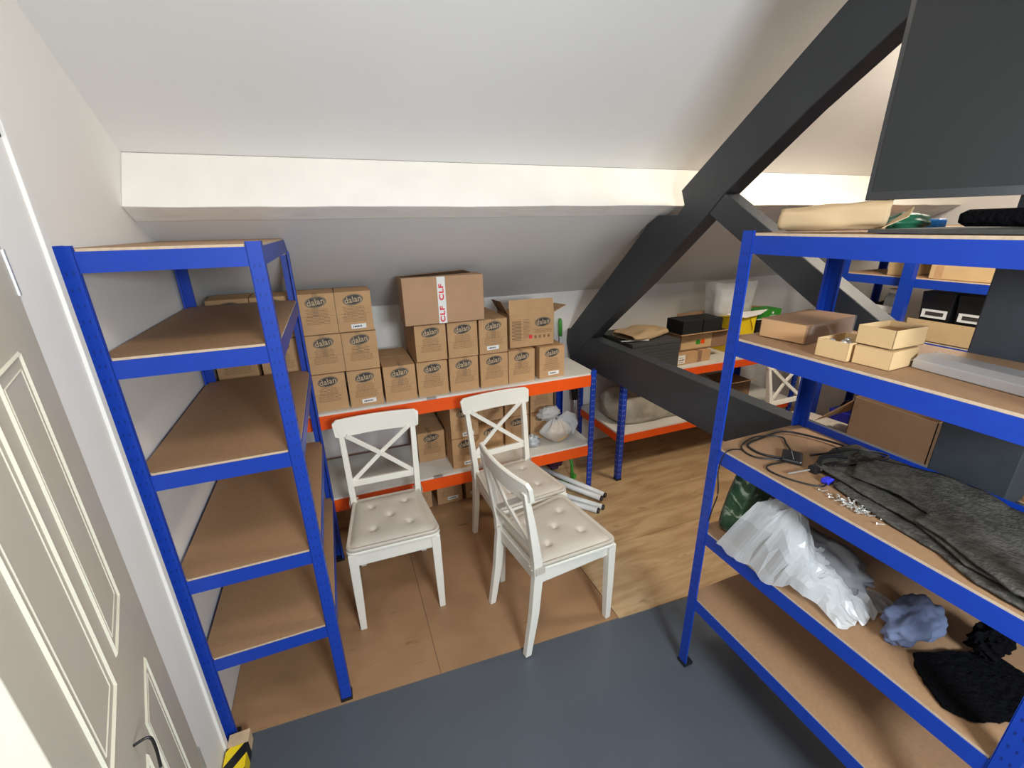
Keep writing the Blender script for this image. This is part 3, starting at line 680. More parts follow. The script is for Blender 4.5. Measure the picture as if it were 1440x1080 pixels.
tag(MB().loft([[(1.36, 2.70, 0.03), (1.47, 2.70, 0.03), (1.47, 2.77, 0.03), (1.36, 2.77, 0.03)], [(1.32, 2.68, 0.19), (1.50, 2.68, 0.19), (1.50, 2.80, 0.19), (1.32, 2.80, 0.19)], [(1.33, 2.69, 0.24), (1.49, 2.69, 0.235), (1.49, 2.79, 0.235), (1.33, 2.79, 0.245)]]).box(1.38, 1.45, 2.71, 2.76, 0.002, 0.035).build('purple_bag', 'purple', bevel=0.02),
    'dark purple fabric bag on the floor under the right end of the carton bench', 'bag')

# ------------------------------------------------------------------ right-hand bench load
ZR = 0.8295
t = thing('board_stack', 'stack of dark grey rigid boards on the right bench under the folded paper sack', 'boards', (1.84, 2.42, ZR))
for i in range(9):
    j = random.uniform(-0.004, 0.004)
    MB().box(0+j, 0.41+j, 0.0+j, 0.46+j, i*0.0235, i*0.0235+0.0225).build('board', 'slate', t, bevel=0.002)
def pouch(name, mats, pts_fn): pass
def sheet(name, matn, fn, nu, nv, label, cat, thick=0.003, group=None, parent=None, loc=(0,0,0)):
    o = grid_surf(fn, nu, nv).build(name, matn, parent, smooth=True, solid=thick); o.location = loc
    if label: tag(o, label, cat, group)
    return o
def sack_fn(L, W2, H2, seed):
    def fn(u, v):   # closed flattened tube (u around, v along)
        th = 2*math.pi*u
        x = (v-0.5)*L; c, s = math.cos(th), math.sin(th)
        yy = math.copysign(abs(c)**0.7, c)*W2*(1-0.25*abs(2*v-1)**6 - 0.12*v); zz = math.copysign(abs(s)**0.8, s)*H2*(0.55+0.45*math.sin(math.pi*min(1, v*1.15))) 
        nn = noise.noise(Vector((x*9+seed, c*1.5, s*1.5)))
        return Vector((x + 0.012*noise.noise(Vector((c*3, s*3, seed))), yy*(1+0.10*nn), max(-H2*0.72, zz*(1+0.45*nn)) + 0.004*nn))
    return fn
o = grid_surf(sack_fn(0.40, 0.13, 0.034, 3.3), 36, 30, True).build('paper_sack', 'kraft', smooth=True, solid=0.002)
o.location = (2.05, 2.60, ZR+0.213+0.028); o.rotation_euler = (0, 0, R(14))
tag(o, 'folded tan paper sack lying on the dark board stack behind the truss foot', 'paper sack')
tag(MB().tube([(1.80, 2.50, ZR+0.222), (2.0, 2.455, ZR+0.221)], 0.0045, 8).build('thin_rod', 'tube', smooth=True), 'thin white rod lying on the dark boards beside the truss', 'rod')
t = thing('parcel', 'small brown parcel with white address label and tape, front of the right bench', 'box', (2.262, 2.44, ZR), R(3))
MB().box(0, 0.33, 0, 0.19, 0, 0.085).build('box_body', 'card', t, bevel=0.002)
MB().box(0.008, 0.075, -0.0008, 0.0004, 0.010, 0.075, 0).box(0.015, 0.060, -0.0012, -0.0007, 0.020, 0.024, 1).box(0.015, 0.065, -0.0012, -0.0007, 0.034, 0.042, 1).box(0.015, 0.055, -0.0012, -0.0007, 0.052, 0.056, 1).build('address_label', ['label', 'ink_soft'], t)
MB().box(0.20, 0.24, -0.0008, 0.191, 0.004, 0.0856).build('brown_tape', 'card_dark', t)
t = thing('tray_box', 'open cardboard box with coloured print holding black foam blocks, on the right bench', 'box', (2.315, 2.49, ZR+0.088), R(0))
W_, D_, H_ = 0.46, 0.24, 0.125
b_ = MB(); b_.box(0, W_, 0, D_, 0, 0.004); b_.box(0, W_, 0, 0.004, 0, H_); b_.box(0, W_, D_-0.004, D_, 0, H_); b_.box(0, 0.004, 0, D_, 0, H_); b_.box(W_-0.004, W_, 0, D_, 0, H_)
b_.build('box_body', 'card_dark', t, bevel=0.0015)
MB().box(0.012, W_-0.16, -0.0008, 0.0004, 0.012, H_-0.012, 0).box(0.15, 0.19, -0.0012, -0.0007, 0.04, 0.075, 1).box(0.195, 0.235, -0.0012, -0.0007, 0.04, 0.075, 2).build('printed_label', ['card_pale', 'green_card', 'orange'], t)
MB().add([(0, 0.002, H_), (W_, 0.002, H_), (W_-0.02, -0.05, H_+0.012), (-0.06, -0.075, H_+0.018)], [(0, 1, 2, 3)]).build('front_flap', 'card', t, solid=0.003)
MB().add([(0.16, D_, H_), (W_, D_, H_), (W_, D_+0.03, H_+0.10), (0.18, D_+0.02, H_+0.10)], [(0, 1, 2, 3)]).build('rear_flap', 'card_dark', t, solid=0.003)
for k, (x, lb) in enumerate([(2.355, 'black foam block in the open box, left one'), (2.550, 'black foam block in the open box, right one')]):
    tag(MB().box(x, x+0.188, 2.52, 2.70, ZR+0.0935, ZR+0.305).build('foam_block', 'black_soft', bevel=0.004), lb, 'foam block', 'black foam blocks')
t = thing('yellow_box', 'bright yellow card box on the right bench under the white wrapped parcel', 'box', (2.86, 2.56, ZR))
MB().loft([[(0, 0, 0), (0.27, 0, 0), (0.27, 0.16, 0), (0, 0.16, 0)], [(0.0, 0, 0.285), (0.28, 0, 0.285), (0.28, 0.17, 0.285), (0, 0.17, 0.285)]]).build('box_body', 'yellow', t, bevel=0.002)
MB().add([(0.20, -0.001, 0.28), (0.28, -0.001, 0.28), (0.24, -0.02, 0.17)], [(0, 1, 2)]).build('flap', 'yellow', t, solid=0.003)
t = thing('wrapped_pack', 'white plastic wrapped pack standing on the yellow box beside the back wall', 'package', (2.74, 2.60, ZR+0.290))
def wf(u, v):
    th = 2*math.pi*u; c, s = math.cos(th), math.sin(th)
    x = math.copysign(abs(c)**0.35, c)*(0.195+0.03*v); y = math.copysign(abs(s)**0.35, s)*0.075
    nn = noise.noise(Vector((x*12, y*12, v*4)))
    return Vector((0.22+x+0.012*nn, 0.09+y+0.012*nn, 0.255*v + 0.010*nn*v))
grid_surf(wf, 56, 14, True).build('wrap', 'film', t, smooth=True)
MB().box(0.09, 0.36, 0.055, 0.12, 0.004, 0.20).build('contents', 'label', t, bevel=0.01)
MB().add([(0.10, -0.01, 0.02), (0.38, -0.01, 0.02), (0.50, -0.05, 0.03), (0.40, -0.07, 0.0), (0.24, -0.075, -0.012), (0.12, -0.05, 0.005)], [(0, 1, 2, 3, 4, 5)]).build('loose_sheet', 'label', t, solid=0.002)
t = thing('green_carton', 'small green and black printed carton on the right bench, right of the yellow box', 'box', (3.20, 2.60, ZR))
MB().box(0, 0.26, 0, 0.14, 0, 0.23, 0).box(-0.001, 0.261, -0.001, 0.141, 0.23, 0.30, 1).box(-0.0015, 0.2615, -0.0015, 0.1, 0.226, 0.232, 2).build('box_body', ['black', 'green_card', 'label'], t)
b_ = MB(); b_.tube([(0.165, -0.0016, 0.285-0.012), (0.165, -0.0026, 0.285-0.012)], 0.011, 14)
for k in range(6): b_.box(0.135+k*0.011, 0.143+k*0.011, -0.0025, -0.0014, 0.244, 0.252)
b_.build('printed_emblem', 'label', t)
t = thing('folding_frame', 'bronze metal folding frame behind the green carton', 'frame', (3.33, 2.78, ZR))
for dx in (0.0, 0.15):
    MB().tube([(dx, 0, 0.0), (dx, 0, 0.27), (dx+0.0, 0.0, 0.29)], 0.010, 8).build('upright', 'bronze', t, smooth=True)
MB().tube([(-0.05, 0, 0.31), (0.0, 0, 0.295), (0.15, 0, 0.28)], 0.012, 8, smooth_path=True).build('top_bar', 'bronze', t, smooth=True)
tag(blob((3.27, 2.86, ZR+0.36), (0.085, 0.05, 0.045), 0.3, 3, 21, 24, 14).build('red_cloth', mat('dark_red_cloth', (0.16, 0.015, 0.015), 0.9), smooth=True), 'dark red cloth bundled on the bronze frame', 'cloth')
# blanket on lower deck
def bl(u, v):
    th = 2*math.pi*u; c, s = math.cos(th), math.sin(th); x = (v-0.5)*1.05; e = (1-abs(2*v-1)**8)
    nn = noise.noise(Vector((x*5, c*2, s*2+4)))
    return Vector((x, math.copysign(abs(c)**0.75, c)*0.19*(1+0.12*nn)*e**0.4, max(-0.105, math.copysign(abs(s)**0.75, s)*0.125*(1+0.25*nn)*e**0.4)))
o = grid_surf(bl, 36, 34, True).build('rolled_blanket', 'beige_cloth', smooth=True); o.location = (2.33, 2.66, 0.386+0.108)
tag(o, 'grey-beige rolled blanket on the lower deck of the right bench', 'blanket')
t = thing('flat_carton', 'open brown carton at the back of the right bench lower deck', 'box', (2.90, 2.56, 0.387)); MB().box(0, 0.30, 0, 0.26, 0, 0.16).build('box_body', 'card_dark', t, bevel=0.002)
MB().add([(0, 0, 0.16), (0.3, 0, 0.16), (0.28, -0.09, 0.20), (0.02, -0.09, 0.20)], [(0, 1, 2, 3)]).build('flap', 'card', t, solid=0.003)

# ------------------------------------------------------------------ right foreground rack: top shelf
Z1 = 1.7945
t = thing('paper_bag', 'crumpled brown paper carrier bag lying at the left end of the top right shelf', 'bag', (1.283, 0.868, Z1+0.007), R(-60))
def pbf(u, v):
    th = 2*math.pi*u; c, s = math.cos(th), math.sin(th); x = v*0.235 - 0.115
    nn = noise.noise(Vector((x*14, c*2, s*2))); sz = 0.031*(0.9+0.25*v) ; sy = 0.066
    return Vector((x+0.008*nn, math.copysign(abs(c)**0.5, c)*sy*(1+0.08*nn), 0.031*(0.9+0.25*v) + math.copysign(abs(s)**0.6, s)*sz*(1+0.16*nn)))
b_ = grid_surf(pbf, 40, 26, True)
# closed left end
k = len(b_.v); b_.v.append((-0.120, 0, 0.028)); b_.f += [(i, (i+1) % 40, k) for i in range(40)]; b_.mi += [0]*40
b_.build('bag_body', 'kraft', t, smooth=True, solid=0.0018)
MB().add([(0.112, -0.062, 0.004), (0.112, 0.0, 0.006), (0.165, -0.005, 0.052), (0.158, -0.05, 0.030)], [(0, 1, 2, 3)]).build('bag_mouth_fold', 'kraft', t, solid=0.0018)
o = blob((1.455, 0.785, Z1+0.022), (0.080, 0.038, 0.024), 0.22, 1.7, 31, 40, 20, flat_z=Z1+0.001).build('green_tissue', 'tissue', smooth=True)
tag(o, 'crumpled dark green tissue spilling from the brown paper bag', 'tissue')
tag(MB().box(1.555, 1.59, 0.755, 0.81, Z1+0.0005, Z1+0.030).build('blue_packet', 'skyblue', bevel=0.006), 'small bright blue packet behind the green tissue', 'packet')
tag(MB().box(1.225, 1.60, 0.20, 0.735, Z1, Z1+0.009).build('dark_panel', 'slate', bevel=0.001), 'thin dark flat panel lying on the top right shelf beneath the screen', 'panel')
o = MB().tube([(1.405, 0.648, Z1+0.031), (1.41, 0.635, Z1+0.031), (1.46, 0.45, Z1+0.031), (1.50, 0.25, Z1+0.031)], [0.010, 0.019, 0.021, 0.021], 20).build('fluffy_roller', 'fur', smooth=True)
tag(o, 'black fluffy roller on the dark panel under the screen', 'roller')

# shelf 2
Z2 = 1.4715
t = thing('shallow_carton', 'flat brown carton with clear wrap, left end of the second shelf', 'box', (1.300, 0.862, Z2), R(30))
def crate(t):
    MB().box(0, 0.20, 0, 0.20, 0, 0.058).build('box_body', 'card_dark', t, bevel=0.002)
t.location = (1.275, 0.875, Z2); t.rotation_euler = (0, 0, R(8))
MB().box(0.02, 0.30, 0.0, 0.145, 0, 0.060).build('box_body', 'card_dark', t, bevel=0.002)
MB().box(0.0185, 0.0205, 0.004, 0.141, 0.003, 0.058).build('end_panel', 'card', t)
MB().add([(0.018, -0.003, 0.0), (0.30, -0.003, 0.0), (0.30, -0.004, 0.061), (0.018, -0.012, 0.061)], [(0, 1, 2, 3)]).add([(0.10, -0.008, 0.061), (0.12, -0.03, 0.03), (0.11, -0.045, 0.001), (0.15, -0.01, 0.001)], [(0, 1, 2), (0, 2, 3)]).build('wrap_film', 'film_thin', t)
def manila(name, lb, loc, rz, w, d, h, lid=False):
    t = thing(name, lb, 'box', loc, R(rz), 'small manila boxes on the second shelf')
    b_ = MB(); th = 0.002
    b_.box(0, w, 0, d, 0, th); b_.box(0, w, 0, th, 0, h); b_.box(0, w, d-th, d, 0, h); b_.box(0, th, 0, d, 0, h); b_.box(w-th, w, 0, d, 0, h)
    b_.build('box_body', 'card_pale', t, bevel=0.0006)
    return t
# axes: local x = depth of the shelf, local y = along the shelf
t = manila('manila_box', 'small pale yellow card box filled with metal fittings, lower left of the three', (1.228, 0.714, Z2), 3, 0.125, 0.082, 0.050)
t2 = manila('manila_box', 'small pale yellow card box at the bottom right, supporting the topmost one', (1.246, 0.622, Z2), 3, 0.118, 0.086, 0.046)
MB().box(0, 0.118, 0, 0.086, 0.0455, 0.047).build('lid', 'card_pale', t2)
t3 = manila('manila_box', 'small pale yellow card box stacked on top of the other two', (1.256, 0.632, Z2+0.050), 0, 0.13, 0.088, 0.048)
MB().box(0.004, 0.126, 0.004, 0.084, 0.030, 0.032).build('lining', 'card', t3)
GF = 'metal fittings in the small box'
for k, (x, y, r_) in enumerate([(1.252, 0.775, 0.010), (1.275, 0.752, 0.013), (1.262, 0.730, 0.008), (1.305, 0.765, 0.009)]):
    tag(MB().lathe([(0.001, 0), (r_*0.4, 0.001), (r_*0.4, 0.028), (r_, 0.032), (r_*1.05, 0.037), (r_*0.7, 0.043), (0.001, 0.045)], (x, y, Z2+0.003+0.004*k*0), 14).build('knob_fitting', 'screw', smooth=True), 'shiny metal knob fitting standing in the small manila box', 'fitting', GF)
t = thing('metal_profile', 'pale grey ridged aluminium profile lying along the second shelf', 'metal profile', (1.33, 0.60, Z2))
prof = [(0, 0), (0.155, 0), (0.155, 0.010), (0.105, 0.010), (0.105, 0.020), (0.09, 0.030), (0.07, 0.030), (0.058, 0.012), (0.002, 0.034), (0, 0.034)]
b_ = MB(); T = Matrix.Rotation(R(-7), 4, 'Z')
n = len(prof); poly = [(0, 0), (0.075, 0), (0.075, 0.014), (0.05, 0.032), (0.035, 0.034), (0.003, 0.012), (0.0, 0.012)]
b_.prism([(0, 0.0), (0.004, 0.0), (0.004, 0.016), (0.075, 0.020), (0.105, 0.004), (0.105, 0.0), (0.12, 0), (0.12, 0.008), (0.085, 0.032), (0.02, 0.034), (0.0, 0.022)], -0.42, 0.02, 'y')
b_.xf(T); b_.build('extrusion', 'grey_prof', t, bevel=0.0015)
MB().add([(0.004, 0.018, 0.020), (0.012, 0.045, 0.004), (0.09, 0.030, 0.010), (0.09, 0.016, 0.030)], [(0, 1, 2, 3)]).build('end_tab', 'grey_prof', t, solid=0.002)

# shelf 3
Z3 = 1.0715
t = thing('adapter_box', 'glossy black plastic adapter box on the third shelf with cables attached', 'adapter', (1.345, 0.872, Z3), R(35))
MB().box(-0.040, 0.040, -0.030, 0.030, 0, 0.017).build('case', 'black', t, bevel=0.006)
MB().tube([(-0.030, -0.004, 0.0176), (0.030, 0.004, 0.0176)], 0.0010, 6).build('silver_line', 'screw', t)
def cable(pts, rad, lb, name='cable', matn='black', grp='black cables on the third shelf'):
    o = MB().tube([(x, y, z) for x, y, z in pts], rad, 8, smooth_path=True).build(name, matn, smooth=True)
    return tag(o, lb, 'cable', grp)
zc = Z3 + 0.004
cable([(1.33, 0.86, zc+0.006), (1.28, 0.93, zc), (1.29, 1.00, zc), (1.38, 1.02, zc), (1.50, 1.02, zc+0.003), (1.57, 0.90, zc+0.004), (1.56, 0.80, zc+0.014), (1.50, 0.775, zc+0.02)], 0.0042, 'thick black cable looping round the back of the third shelf')
cable([(1.37, 0.89, zc+0.006), (1.42, 0.95, zc), (1.44, 0.99, zc+0.006), (1.36, 1.03, zc+0.004), (1.26, 1.00, zc), (1.24, 0.93, zc), (1.30, 0.875, zc+0.003)], 0.003, 'thin black cable curling left of the adapter box')
cable([(1.32, 0.855, zc+0.004), (1.25, 0.87, zc), (1.215, 0.86, zc), (1.21, 0.82, zc), (1.235, 0.76, zc), (1.27, 0.72, zc), (1.30, 0.722, zc+0.004), (1.31, 0.728, zc+0.012)], 0.0026, 'thin black cable running along the front edge of the third shelf to a blue plug')
cable([(1.40, 0.85, zc+0.010), (1.46, 0.82, zc+0.022), (1.55, 0.80, zc+0.024), (1.60, 0.74, zc+0.024), (1.55, 0.72, zc+0.026), (1.45, 0.74, zc+0.024), (1.38, 0.76, zc+0.022)], 0.0038, 'black cable doubled back over the felt at the rear of the third shelf')
cable([(1.24, 0.985, zc), (1.20, 0.99, zc+0.004), (1.172, 0.992, zc-0.01), (1.168, 1.000, zc-0.08), (1.166, 0.985, zc-0.16), (1.168, 1.00, zc-0.24), (1.166, 1.005, zc-0.29)], 0.0024, 'thin black cable hanging over the front of the third shelf')
t = thing('cable_plugs', 'tangle of black plugs and adapters in front of the felt on the third shelf', 'plugs', (1.37, 0.790, Z3))
MB().box(-0.05, -0.005, -0.018, 0.012, 0, 0.022).box(-0.01, 0.05, -0.03, -0.004, 0.0, 0.026).build('plug', 'black', t, bevel=0.005)
MB().tube([(-0.03, -0.02, 0.012), (0.0, 0.01, 0.035), (0.04, 0.0, 0.04), (0.08, -0.02, 0.036)], 0.006, 8, smooth_path=True).build('lead', 'black', t, smooth=True)
MB().tube([(-0.055, 0.0, 0.012), (-0.13, 0.015, 0.008)], 0.0022, 8).build('metal_jack', 'screw', t)
MB().box(-0.075, -0.045, -0.072, -0.050, 0.001, 0.017).build('blue_plug', 'blueplastic', t, bevel=0.003)
t = thing('screw_pile', 'small heap of silver screws on the third shelf in front of the felt', 'screws', (1.268, 0.62, Z3)); t['kind'] = 'stuff'
b_ = MB(); rng = random.Random(4)
for k in range(60):
    y = rng.gauss(-0.01, 0.036); x = rng.gauss(-0.012, 0.010); a = rng.uniform(0, math.pi); L = rng.uniform(0.010, 0.017)
    d = Vector((math.cos(a), math.sin(a), rng.uniform(-0.1, 0.25))); p = Vector((x, y, 0.003+rng.random()*0.004))
    b_.tube([p, p+d*L], 0.0014, 5); b_.tube([p+d*L, p+d*(L+0.0018)], 0.0030, 6)
b_.build('screws', 'screw', t)
# felt sheets
def felt(name, poly, z, lb, seed, thick=0.006, wav=0.006):
    # triangulated fill of the outline with gentle waves
    bm = bmesh.new(); vs = [bm.verts.new((x, y, 0)) for x, y in poly]; bm.faces.new(vs)
    bmesh.ops.triangulate(bm, faces=bm.faces)
    for _ in range(5):
        es = [e for e in bm.edges if e.calc_length() > 0.022]
        if not es: break
        bmesh.ops.subdivide_edges(bm, edges=es, cuts=1); bmesh.ops.triangulate(bm, faces=bm.faces)
    for v in bm.verts:
        q = noise.noise(Vector((v.co.x*11+seed, v.co.y*11, seed)))
        q2 = noise.noise(Vector((v.co.x*30+seed, v.co.y*30, seed)))
        v.co.z = z + thick/2 + max(0, wav*(0.5+q)) ; v.co.x += 0.004*q2; v.co.y += 0.004*q
    me = bpy.data.meshes.new(name); bm.to_mesh(me); bm.free(); me.materials.append(M['felt'])
    for p in me.polygons: p.use_smooth = True
    o = bpy.data.objects.new(name, me); COL.objects.link(o)
    md = o.modifiers.new('s', 'SOLIDIFY'); md.thickness = thick; md.offset = 0
    return tag(o, lb, 'felt', 'grey felt sheets on the third shelf')
felt('felt_sheet', [(1.30, 0.705), (1.60, 0.79), (1.60, 0.20), (1.20, 0.20), (1.205, 0.33), (1.245, 0.42), (1.262, 0.56)], Z3+0.001, 'grey felt sheet at the bottom of the pile, its dark edge showing', 1.0)
felt('felt_sheet', [(1.345, 0.80), (1.50, 0.845), (1.60, 0.83), (1.60, 0.26), (1.44, 0.22), (1.22, 0.25), (1.235, 0.37), (1.30, 0.50), (1.315, 0.65)], Z3+0.014, 'grey felt sheet in the middle of the pile, reaching farthest left', 5.0)
felt('felt_sheet', [(1.36, 0.70), (1.45, 0.735), (1.52, 0.73), (1.60, 0.60), (1.605, 0.50), (1.56, 0.42), (1.54, 0.30), (1.46, 0.21), (1.215, 0.225), (1.195, 0.275), (1.27, 0.43), (1.285, 0.50), (1.355, 0.50), (1.37, 0.58)], Z3+0.028, 'grey felt sheet on top of the pile with a stepped cut-out edge', 9.0, wav=0.009)

# shelf 4
Z4 = 0.7145
t = thing('green_pack', 'dark mottled green wrapped pack standing at the left end of the fourth shelf', 'package', (1.290, 1.000, Z4), R(8))
def gp(u, v):
    th = 2*math.pi*u; c, s = math.cos(th), math.sin(th); e = (1-0.9*abs(2*v-1)**14)**0.3
    nn = noise.noise(Vector((c*2, s*2, v*3)))
    return Vector((math.copysign(abs(c)**0.25, c)*0.150*e*(1-0.12*v)*(1+0.04*nn)+0.09+0.02*v, math.copysign(abs(s)**0.5, s)*0.045*e*(1+0.12*nn)-0.03*v, 0.285*v))
grid_surf(gp, 44, 20, True).build('wrapped_body', 'greenwrap', t, smooth=True)
# large translucent bag: hangs over the front edge
t = thing('plastic_sack', 'large translucent white plastic sack spilling over the front of the fourth shelf', 'bag', (1.30, 0.74, Z4))
def sk(u, v):
    # u: 0 front toe on the board edge, over the top, to the back; v: left end to right end
    y = 0.215 - 0.425*v
    top = (0.245 - 0.135*v) * (0.35 + 0.65*math.sin(math.pi*min(1, 0.22 + v*0.9))**0.5)
    top = top * (1 - max(0, (v-0.9)/0.1)*0.6)
    toe = -0.140 + 0.060*v*v
    back = 0.10 + 0.05*v
    p = u
    x = toe + (back-toe)*p
    prof = math.sin(math.pi*min(1.0, (p*0.93+0.02))**0.62)
    n1 = noise.noise(Vector((y*8+1.3, p*3.1, 2.7))); n2 = noise.noise(Vector((y*19+4, p*7.5, 9.1))); n3 = noise.noise(Vector((y*40, p*16, 1.1)))
    z = top*max(0, prof)*(1+0.35*n1) + 0.030*n2*min(1, p*4) + 0.010*n3
    x += 0.022*n1 + 0.012*n2
    lo = 0.006
    if x < -0.116: z = z*0.5 - 0.035*min(1, (-0.116-x)/0.015)
    else: z = max(z, lo)
    return Vector((x, y - 0.42*max(0, z)*(1-v)**0.7 + 0.015*n2 + 0.012*n1, z + 0.002*(n3+1)))
b_ = grid_surf(sk, 30, 34)
tri = []
for f in b_.f:
    if (f[0]*7919) % 3: tri += [(f[0], f[1], f[2]), (f[0], f[2], f[3])]
    else: tri += [(f[0], f[1], f[3]), (f[1], f[2], f[3])]
b_.f = tri; b_.mi = [0]*len(tri)
b_.build('film_body', 'film', t, solid=0.0008)
blob((0.045, -0.04, 0.08), (0.070, 0.13, 0.07), 0.2, 3, 17, 32, 20, flat_z=0.008).build('contents', 'brush_grey', t, smooth=True)
o = blob((1.375, 0.462, Z4+0.052), (0.100, 0.052, 0.058), 0.24, 1.9, 41, 60, 36, flat_z=Z4+0.002).build('blue_cloth', 'cloth', smooth=True)
tag(o, 'crumpled pale blue cloth beside the plastic sack on the fourth shelf', 'cloth')
# black fleece pad with tuft
def fleece(name, poly, z, h, seed, lb):
    bm = bmesh.new(); vs = [bm.verts.new((x, y, 0)) for x, y in poly]; bm.faces.new(vs); bmesh.ops.triangulate(bm, faces=bm.faces)
    for _ in range(6):
        es = [e for e in bm.edges if e.calc_length() > 0.010]
        if not es: break
        bmesh.ops.subdivide_edges(bm, edges=es, cuts=1); bmesh.ops.triangulate(bm, faces=bm.faces)
    for v in bm.verts:
        q = noise.noise(v.co*60+Vector((seed, 0, 0))); v.co.z = z+h*0.5+0.004*q; v.co.x += 0.004*q; v.co.y += 0.004*noise.noise(v.co*70)
    me = bpy.data.meshes.new(name); bm.to_mesh(me); bm.free(); me.materials.append(M['fur'])
    o = bpy.data.objects.new(name, me); COL.objects.link(o); md = o.modifiers.new('s', 'SOLIDIFY'); md.thickness = h; md.offset = 0
    return tag(o, lb, 'fleece')
fleece('black_fleece_pad', [(1.305, 0.415), (1.275, 0.395), (1.235, 0.345), (1.215, 0.30), (1.235, 0.262), (1.29, 0.235), (1.36, 0.215), (1.44, 0.23), (1.50, 0.26), (1.50, 0.32), (1.45, 0.36), (1.40, 0.385)], Z4+0.005, 0.008, 3, 'flat black fleece offcut with curved edge on the fourth shelf near the right post')
o = blob((1.485, 0.345, Z4+0.050), (0.048, 0.036, 0.045), 0.28, 3.2, 51, 40, 28, flat_z=Z4+0.004).build('black_fleece_ball', 'fur', smooth=False)
tag(o, 'bunched black fleece ball behind the flat black offcut', 'fleece')

# ------------------------------------------------------------------ far right bay contents
t = thing('storage_carton', 'tan taped carton on the upper shelf of the far rack, the widest there', 'box', (3.345, 1.295, 1.4815)); MB().box(0, 0.35, 0, 0.31, 0, 0.235).build('box_body', 'card_pale', t, bevel=0.003)
MB().box(-0.001, 0.0, 0.245, 0.285, 0.01, 0.23).build('brown_tape', 'card', t)
t = thing('storage_carton', 'narrow tan carton on the upper shelf of the far rack nearer the back wall', 'box', (3.345, 1.72, 1.4815)); MB().box(0, 0.35, 0, 0.11, 0, 0.24).build('box_body', 'card_pale', t, bevel=0.003)
t = thing('storage_carton', 'tan carton on the upper shelf of the far racks, cut off by the king post', 'box', (3.345, 0.84, 1.4815)); MB().box(0, 0.35, 0, 0.31, 0, 0.235).build('box_body', 'card_pale', t, bevel=0.003)
for k, (y, lb) in enumerate([(1.455, 'black storage crate with white label on the far rack shelf, left one'), (1.275, 'black storage crate with white label on the far rack shelf, right one')]):
    t = thing('storage_crate', lb, 'crate', (3.37, y, 1.1115), 0, 'black storage crates in the far bay')
    MB().loft([[(0.02, 0.01, 0), (0.34, 0.01, 0), (0.34, 0.15, 0), (0.02, 0.15, 0)], [(0, 0, 0.29), (0.36, 0, 0.29), (0.36, 0.165, 0.29), (0, 0.165, 0.29)]]).build('bin', 'black', t, bevel=0.004)
    MB().box(0.004, 0.008, 0.02, 0.145, 0.135, 0.185, 0).box(0.002, 0.0045, 0.035, 0.125, 0.150, 0.172, 1).build('label_holder', ['label', 'ink'], t)
t = thing('cardboard_tray', 'long cardboard tray in front of the black crates on the far rack', 'tray', (3.3255, 1.29, 1.1115)); MB().box(0, 0.006, 0, 0.35, 0, 0.125).box(0, 0.04, 0, 0.35, 0, 0.004).box(0, 0.04, 0, 0.004, 0, 0.10).box(0, 0.04, 0.346, 0.35, 0, 0.10).build('tray_body', 'card_pale', t)
t = thing('plastic_jar', 'clear plastic jar with pale lid on the far rack nearer the back wall', 'jar', (3.46, 1.80, 1.1115)); MB().lathe([(0.001, 0), (0.055, 0.001), (0.058, 0.02), (0.058, 0.22), (0.04, 0.25), (0.001, 0.25)], n=20).build('jar_body', 'jar', t, smooth=True)
MB().lathe([(0.044, 0.25), (0.046, 0.252), (0.046, 0.275), (0.001, 0.277)], n=20).build('lid', 'label', t)
t = thing('label_box', 'small white labelled box beside the clear jar in the far bay', 'box', (3.345, 1.72, 1.1115)); MB().box(0, 0.04, 0, 0.16, 0, 0.17, 0).box(-0.001, 0.0, 0.03, 0.07, 0.10, 0.13, 1).build('box_body', ['label', 'ink'], t)
tag(blob((3.56, 1.955, 1.19), (0.12, 0.07, 0.08), 0.3, 3, 61, 28, 16, flat_z=1.112).build('black_bundle', 'black_soft', smooth=True), 'dark bundle on the far rack left of the clear jar', 'bundle')
t = thing('large_carton', 'large open brown carton standing on the floor in front of the far rack', 'box', (2.86, 1.14, 0.0035))
W_, D_, H_ = 0.36, 0.42, 0.80
b_ = MB(); b_.box(0, W_, 0, D_, 0, 0.004); b_.box(0, 0.004, 0, D_, 0, H_); b_.box(W_-0.004, W_, 0, D_, 0, H_); b_.box(0, W_, 0, 0.004, 0, H_); b_.box(0, W_, D_-0.004, D_, 0, H_)
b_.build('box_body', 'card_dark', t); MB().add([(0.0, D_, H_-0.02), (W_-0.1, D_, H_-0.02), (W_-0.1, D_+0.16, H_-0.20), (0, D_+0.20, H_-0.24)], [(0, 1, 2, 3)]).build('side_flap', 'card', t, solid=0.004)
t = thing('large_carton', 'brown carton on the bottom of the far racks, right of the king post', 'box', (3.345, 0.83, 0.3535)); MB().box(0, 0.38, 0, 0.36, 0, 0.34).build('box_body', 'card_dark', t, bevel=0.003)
t = thing('blue_crate', 'bright blue plastic crate with dark handle on the far rack', 'crate', (3.40, 1.80, 0.3535)); MB().loft([[(0, 0, 0), (0.2, 0, 0), (0.2, 0.18, 0), (0, 0.18, 0)], [(-0.02, -0.01, 0.12), (0.22, -0.01, 0.12), (0.22, 0.20, 0.12), (-0.02, 0.20, 0.12)]]).build('bin', 'blueplastic', t, bevel=0.006)
MB().tube([(0.0, 0.0, 0.11), (0.05, 0.05, 0.17), (0.10, 0.15, 0.17), (0.1, 0.19, 0.11)], 0.010, 8, smooth_path=True).build('handle', 'black', t, smooth=True)

